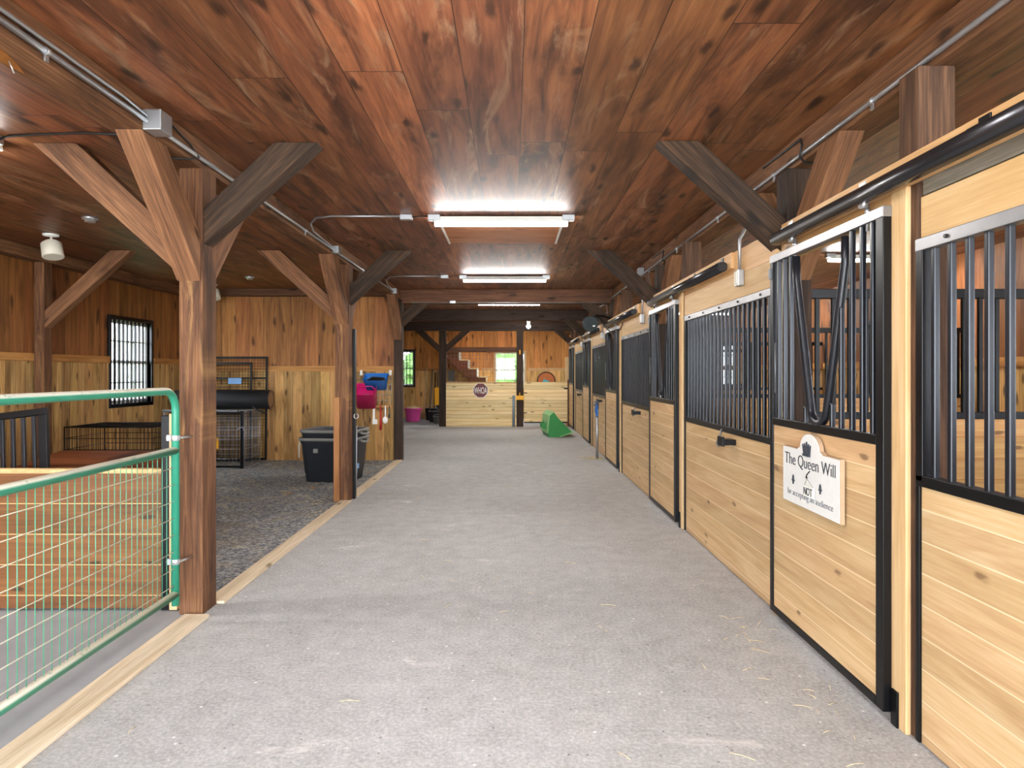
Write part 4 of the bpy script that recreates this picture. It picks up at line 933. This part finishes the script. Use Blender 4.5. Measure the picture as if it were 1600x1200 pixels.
# stair against the end wall
t = thing('staircase', 'brown stair with pale nosings climbing the end wall', 'stairs', (-1.0, 22.2, 0))
run, rise, xb, n = .285, .27, .32, 9
zig = [(xb, 0)]
for i in range(n):
    zig += [(xb-run*i, rise*(i+1)), (xb-run*(i+1), rise*(i+1))]
ex = xb-run*n
low = [(ex, rise*n-.30), (xb-.42, 0)]
obj('stringer', MB().prism(zig+low, 'xz', 21.72, 21.76), M['brownbox'], t)
for i in range(n):
    obj('tread', MB().box(xb-run*(i+1), xb-run*i+.025, 21.70, 22.56, rise*(i+1)-.01, rise*(i+1)+.025), M['pine_y'], t)
    obj('riser', MB().box(xb-run*i-.015, xb-run*i+.01, 21.70, 22.56, rise*i+.025, rise*(i+1)-.01), M['white'] if i in (5, 6, 7) else M['pine_y'], t)
t = thing('wall_disc', 'round orange wooden disc with a turquoise figure on the end wall', 'wall disc', (1.13, YE-.03, 1.22))
obj('rim', MB().lathe([(.31, 0), (.31, -.03), (.27, -.03), (.27, -.01)], (1.13, YE-.002, 1.22), 30, 'y'), M['darkrim'], t)
obj('disc', MB().lathe([(.275, 0), (.275, -.018)], (1.13, YE-.002, 1.22), 30, 'y'), M['orange'], t)
obj('turquoise_figure', MB().prism([(1.01, 1.22), (1.07, 1.30), (1.11, 1.25), (1.2, 1.24), (1.24, 1.18), (1.14, 1.14), (1.06, 1.16)], 'xz', YE-.026, YE-.018), M['teal'], t)
tag(obj('notice_board', MB().box(-2.12, -1.9, YE-.009, YE, 1.2, 1.58), M['greyplastic']), 'grey sheet on the end wall under the stair', 'sheet')
# loader bucket
bx, by = .86, 15.75
t = thing('loader_bucket', 'green loader bucket standing on the aisle floor', 'bucket', (bx, by, 0), rz=R(6))
side = [(.0,.0), (.25,0), (.545,.10), (.33,.32), (.20,.45), (.175,.49), (.11,.575), (.01,.49), (-.03,.09)]
Wd = .95
for yy in (0, Wd): lobj('side_plate', MB().prism(side, 'xz', yy, yy+.02), M['bucketgreen'], t, .003)
outer = [(.25,0), (0,0), (-.03,.09), (.01,.49), (.11,.575)]
inner = [(.13,.555), (.035,.475), (-.005,.095), (.018,.022), (.25,.02)]
lobj('shell', MB().prism(outer+inner, 'xz', .02, Wd), M['bucketgreen'], t)
lobj('top_edge', MB().prism([(.01,.49), (.11,.575), (.10,.59), (-.005,.50)], 'xz', -.005, Wd+.025), M['ltgreen'], t)
lobj('back_edge', MB().prism([(-.03,.09), (.01,.49), (-.005,.50), (-.045,.09)], 'xz', -.005, Wd+.025), M['ltgreen'], t)
lobj('cutting_lip', MB().prism([(.25,0), (.57,.105), (.565,.13), (.25,.02)], 'xz', -.01, Wd+.03), M['ltgreen'], t)
for yy in (.25, .62): lobj('mount_lug', MB().prism([(-.045,.15), (-.12,.2), (-.12,.28), (-.03,.34)], 'xz', yy, yy+.03), M['bucketgreen'], t)
# hydrant
hx, hy = 1.47, 11.8
t = thing('yard_hydrant', 'grey yard hydrant pipe with a blue handle beside the stalls', 'hydrant', (hx, hy, 0))
obj('pipe', MB().tube([(hx, hy, 0), (hx, hy, .9)], .024, 12), M['galv'], t)
obj('spout', MB().tube([(hx, hy, .86), (hx, hy, .95), (hx-.03, hy-.05, .98), (hx-.05, hy-.1, .93)], [.03, .034, .026, .022], 10), M['steel'], t)
obj('handle', MB().box(hx-.015, hx+.015, hy-.02, hy+.02, .93, 1.0).box(hx-.018, hx+.014, hy-.03, hy+.0, .74, .98).tube([(hx-.01, hy-.04, .97), (hx-.035, hy-.05, .85), (hx-.02, hy-.05, .72), (hx+.01, hy-.05, .8)], .013, 6), M['blue'], t, .004)
st = MB(); q = random.Random(3)
def straw_bits(mb, n, fx, q):
    for i in range(n):
        x, y, z = fx(q); a = q.uniform(0, 6.28); L = q.uniform(.03, .11)
        mb.tube([(x, y, z), (x+L*math.cos(a)*.5, y+L*math.sin(a)*.5, z+.004), (x+L*math.cos(a), y+L*math.sin(a), z)], .0016, 3)
straw_bits(st, 160, lambda q: (hx + q.gauss(-.05, .14), hy + q.gauss(0, .12), .004 + abs(q.gauss(0, .01))), q)
tag(obj('straw', st, M['straw']), 'loose straw around the foot of the hydrant', 'straw', kind='stuff')
st = MB(); straw_bits(st, 900, lambda q: (q.uniform(-4.8, -2.0), 4.5 + 7*q.random()**.8, .012), q)
tag(obj('straw', st, M['straw']), 'straw scattered over the gravel of the side bay', 'straw', kind='stuff')
st = MB(); straw_bits(st, 55, lambda q: (q.uniform(-1.6, 1.45), q.uniform(2.2, 9), .003), q)
straw_bits(st, 25, lambda q: (q.uniform(1.2, 1.5), q.uniform(2.5, 4.2), .003), q)
tag(obj('straw', st, M['straw']), 'stray straw bits on the grey aisle floor', 'straw', kind='stuff')
for i, (x, y, a) in enumerate(((-2.75, 8.35, .4), (-2.55, 8.75, 2.0))):
    lf = MB().prism([(x+.07*math.cos(a), y+.07*math.sin(a)), (x+.03*math.cos(a+1.2), y+.03*math.sin(a+1.2)), (x-.06*math.cos(a), y-.06*math.sin(a)), (x+.03*math.cos(a-1.2), y+.03*math.sin(a-1.2))], 'xy', .008, .012)
    tag(obj('dry_leaf', lf, M['leaf']), ['larger dry orange leaf on the gravel before the second post', 'small dry leaf on the gravel near the black tubs'][i], 'leaf', 'dry leaves')
# pink tub with hay
tx, ty = -3.03, 20.9
t = thing('muck_tub', 'pink round tub filled with hay by the end wall', 'tub', (tx, ty, .007))
obj('shell', MB().lathe([(.2, .007), (.205, .02), (.25, .37), (.27, .385), (.27, .41), (.245, .41), (.2, .05)], (tx, ty, 0), 24), M['pink'], t)
for s_ in (-1, 1): obj('handle', MB().tube([(tx+s_*.26, ty-.06, .38), (tx+s_*.30, ty-.04, .36), (tx+s_*.30, ty+.04, .36), (tx+s_*.26, ty+.06, .38)], .012, 6), M['pink'], t)
st = MB().blob((tx, ty, .36), .22, .22, .1, .1, 3, 9); straw_bits(st, 140, lambda q: (tx+q.gauss(0, .12), ty+q.gauss(0, .12), .42+abs(q.gauss(0, .03))), q)
tag(obj('hay', st, M['straw']), 'hay heaped in the pink tub', 'hay', kind='stuff')
# tools by the far post
yt = YE-.08
GT = 'long tools leaning on the end wall'
t = thing('broom', 'long pale broom handle leaning on the end wall beside the tub', 'broom', (-2.86, 22.3, .01), GT)
obj('handle', MB().tube([(-2.86, 22.2, .2), (-2.83, 22.52, 1.7)], .022, 8), M['handle'], t); obj('head', MB().box(-2.98, -2.76, 22.12, 22.24, .01, .2), M['tan'], t, .01)
t = thing('snow_shovel', 'yellow plastic shovel with a D handle by the far post', 'shovel', (-2.3, 22.1, .5), GT)
obj('blade', MB().prism([(-2.5, .45), (-2.16, .45), (-2.14, 1.0), (-2.3, 1.06), (-2.5, 1.0)], 'xz', 22.06, 22.09), M['yellow'], t, .01)
obj('handle', MB().tube([(-2.30, 22.05, .5), (-2.27, 22.4, 1.78)], .017, 8), M['handle'], t)
obj('grip', MB().tube([(-2.27, 22.4, 1.72), (-2.34, 22.42, 1.86), (-2.2, 22.42, 1.86)], .018, 6, True), M['yellow'], t)
obj('support', MB().box(-2.45, -2.15, 22.1, 22.3, .0, .45), M['blackplastic'], t, .02)
for i, (x, x2, m_, lb) in enumerate(((-2.68, -2.62, 'steel', 'grey fork handle beside the broom'), (-2.55, -2.52, 'post_dark', 'dark rake handle between the broom and the yellow shovel'), (-2.42, -2.44, 'steel', 'thin grey pole behind the yellow shovel'), (-2.06, -2.12, 'handle', 'short pale stick leaning by the far post'))):
    t = thing('rake', lb, 'rake', (x, 22.3, .01), GT)
    obj('handle', MB().tube([(x, 22.25, .1), (x2, 22.52, [1.6, 1.5, 1.55, .95][i])], .018, 8), M[m_], t); obj('head', MB().box(x-.045, x+.045, 22.2, 22.3, .01, .12), M['steel'], t, .01)
for i, (x, y, s_, m_, lb) in enumerate(((-2.55, 21.5, .19, 'rubber', 'round black rubber pail behind the pink tub'), (-2.35, 20.6, .17, 'blackplastic', 'black bucket among the tools by the far post'), (-2.2, 20.0, .11, 'steel', 'small grey can at the foot of the far post'))):
    t = thing('bucket', lb, 'bucket', (x, y, .007), 'clutter by the far post')
    obj('shell', MB().lathe([(s_*.8, .007), (s_*.82, .02), (s_, s_*1.9), (s_*1.05, s_*1.95), (s_*.95, s_*1.95), (s_*.75, .04)], (x, y, 0), 18), M[m_], t)
    obj('bail', MB().tube([(x-s_, y, s_*1.9), (x-s_*.6, y-.02, s_*2.5), (x+s_*.6, y-.02, s_*2.5), (x+s_, y, s_*1.9)], .006, 6), M['galv'], t)

# ------------------------------------------------------------------ daylight, camera
w = bpy.data.worlds.new('daylight'); S.world = w; w.use_nodes = True
nt = w.node_tree; nt.nodes.clear(); o = nt.nodes.new('ShaderNodeOutputWorld'); b = nt.nodes.new('ShaderNodeBackground')
b.inputs[0].default_value = (.86, .95, 1.06, 1); b.inputs[1].default_value = 7.4; nt.links.new(b.outputs[0], o.inputs[0])
cam = bpy.data.cameras.new('camera'); co = bpy.data.objects.new('camera', cam); COL.objects.link(co)
cam.sensor_width = 36; cam.sensor_fit = 'HORIZONTAL'; cam.lens = 36*F/1600; cam.shift_y = -17/1600; cam.clip_start = .05; cam.clip_end = 200
co.location = (0, 0, HC); co.rotation_euler = (R(90), 0, 0); S.camera = co
S.view_settings.view_transform = 'Standard'; S.view_settings.look = 'None'; S.view_settings.gamma = 1; S.view_settings.use_curve_mapping = False
S.view_settings.exposure = 1.65
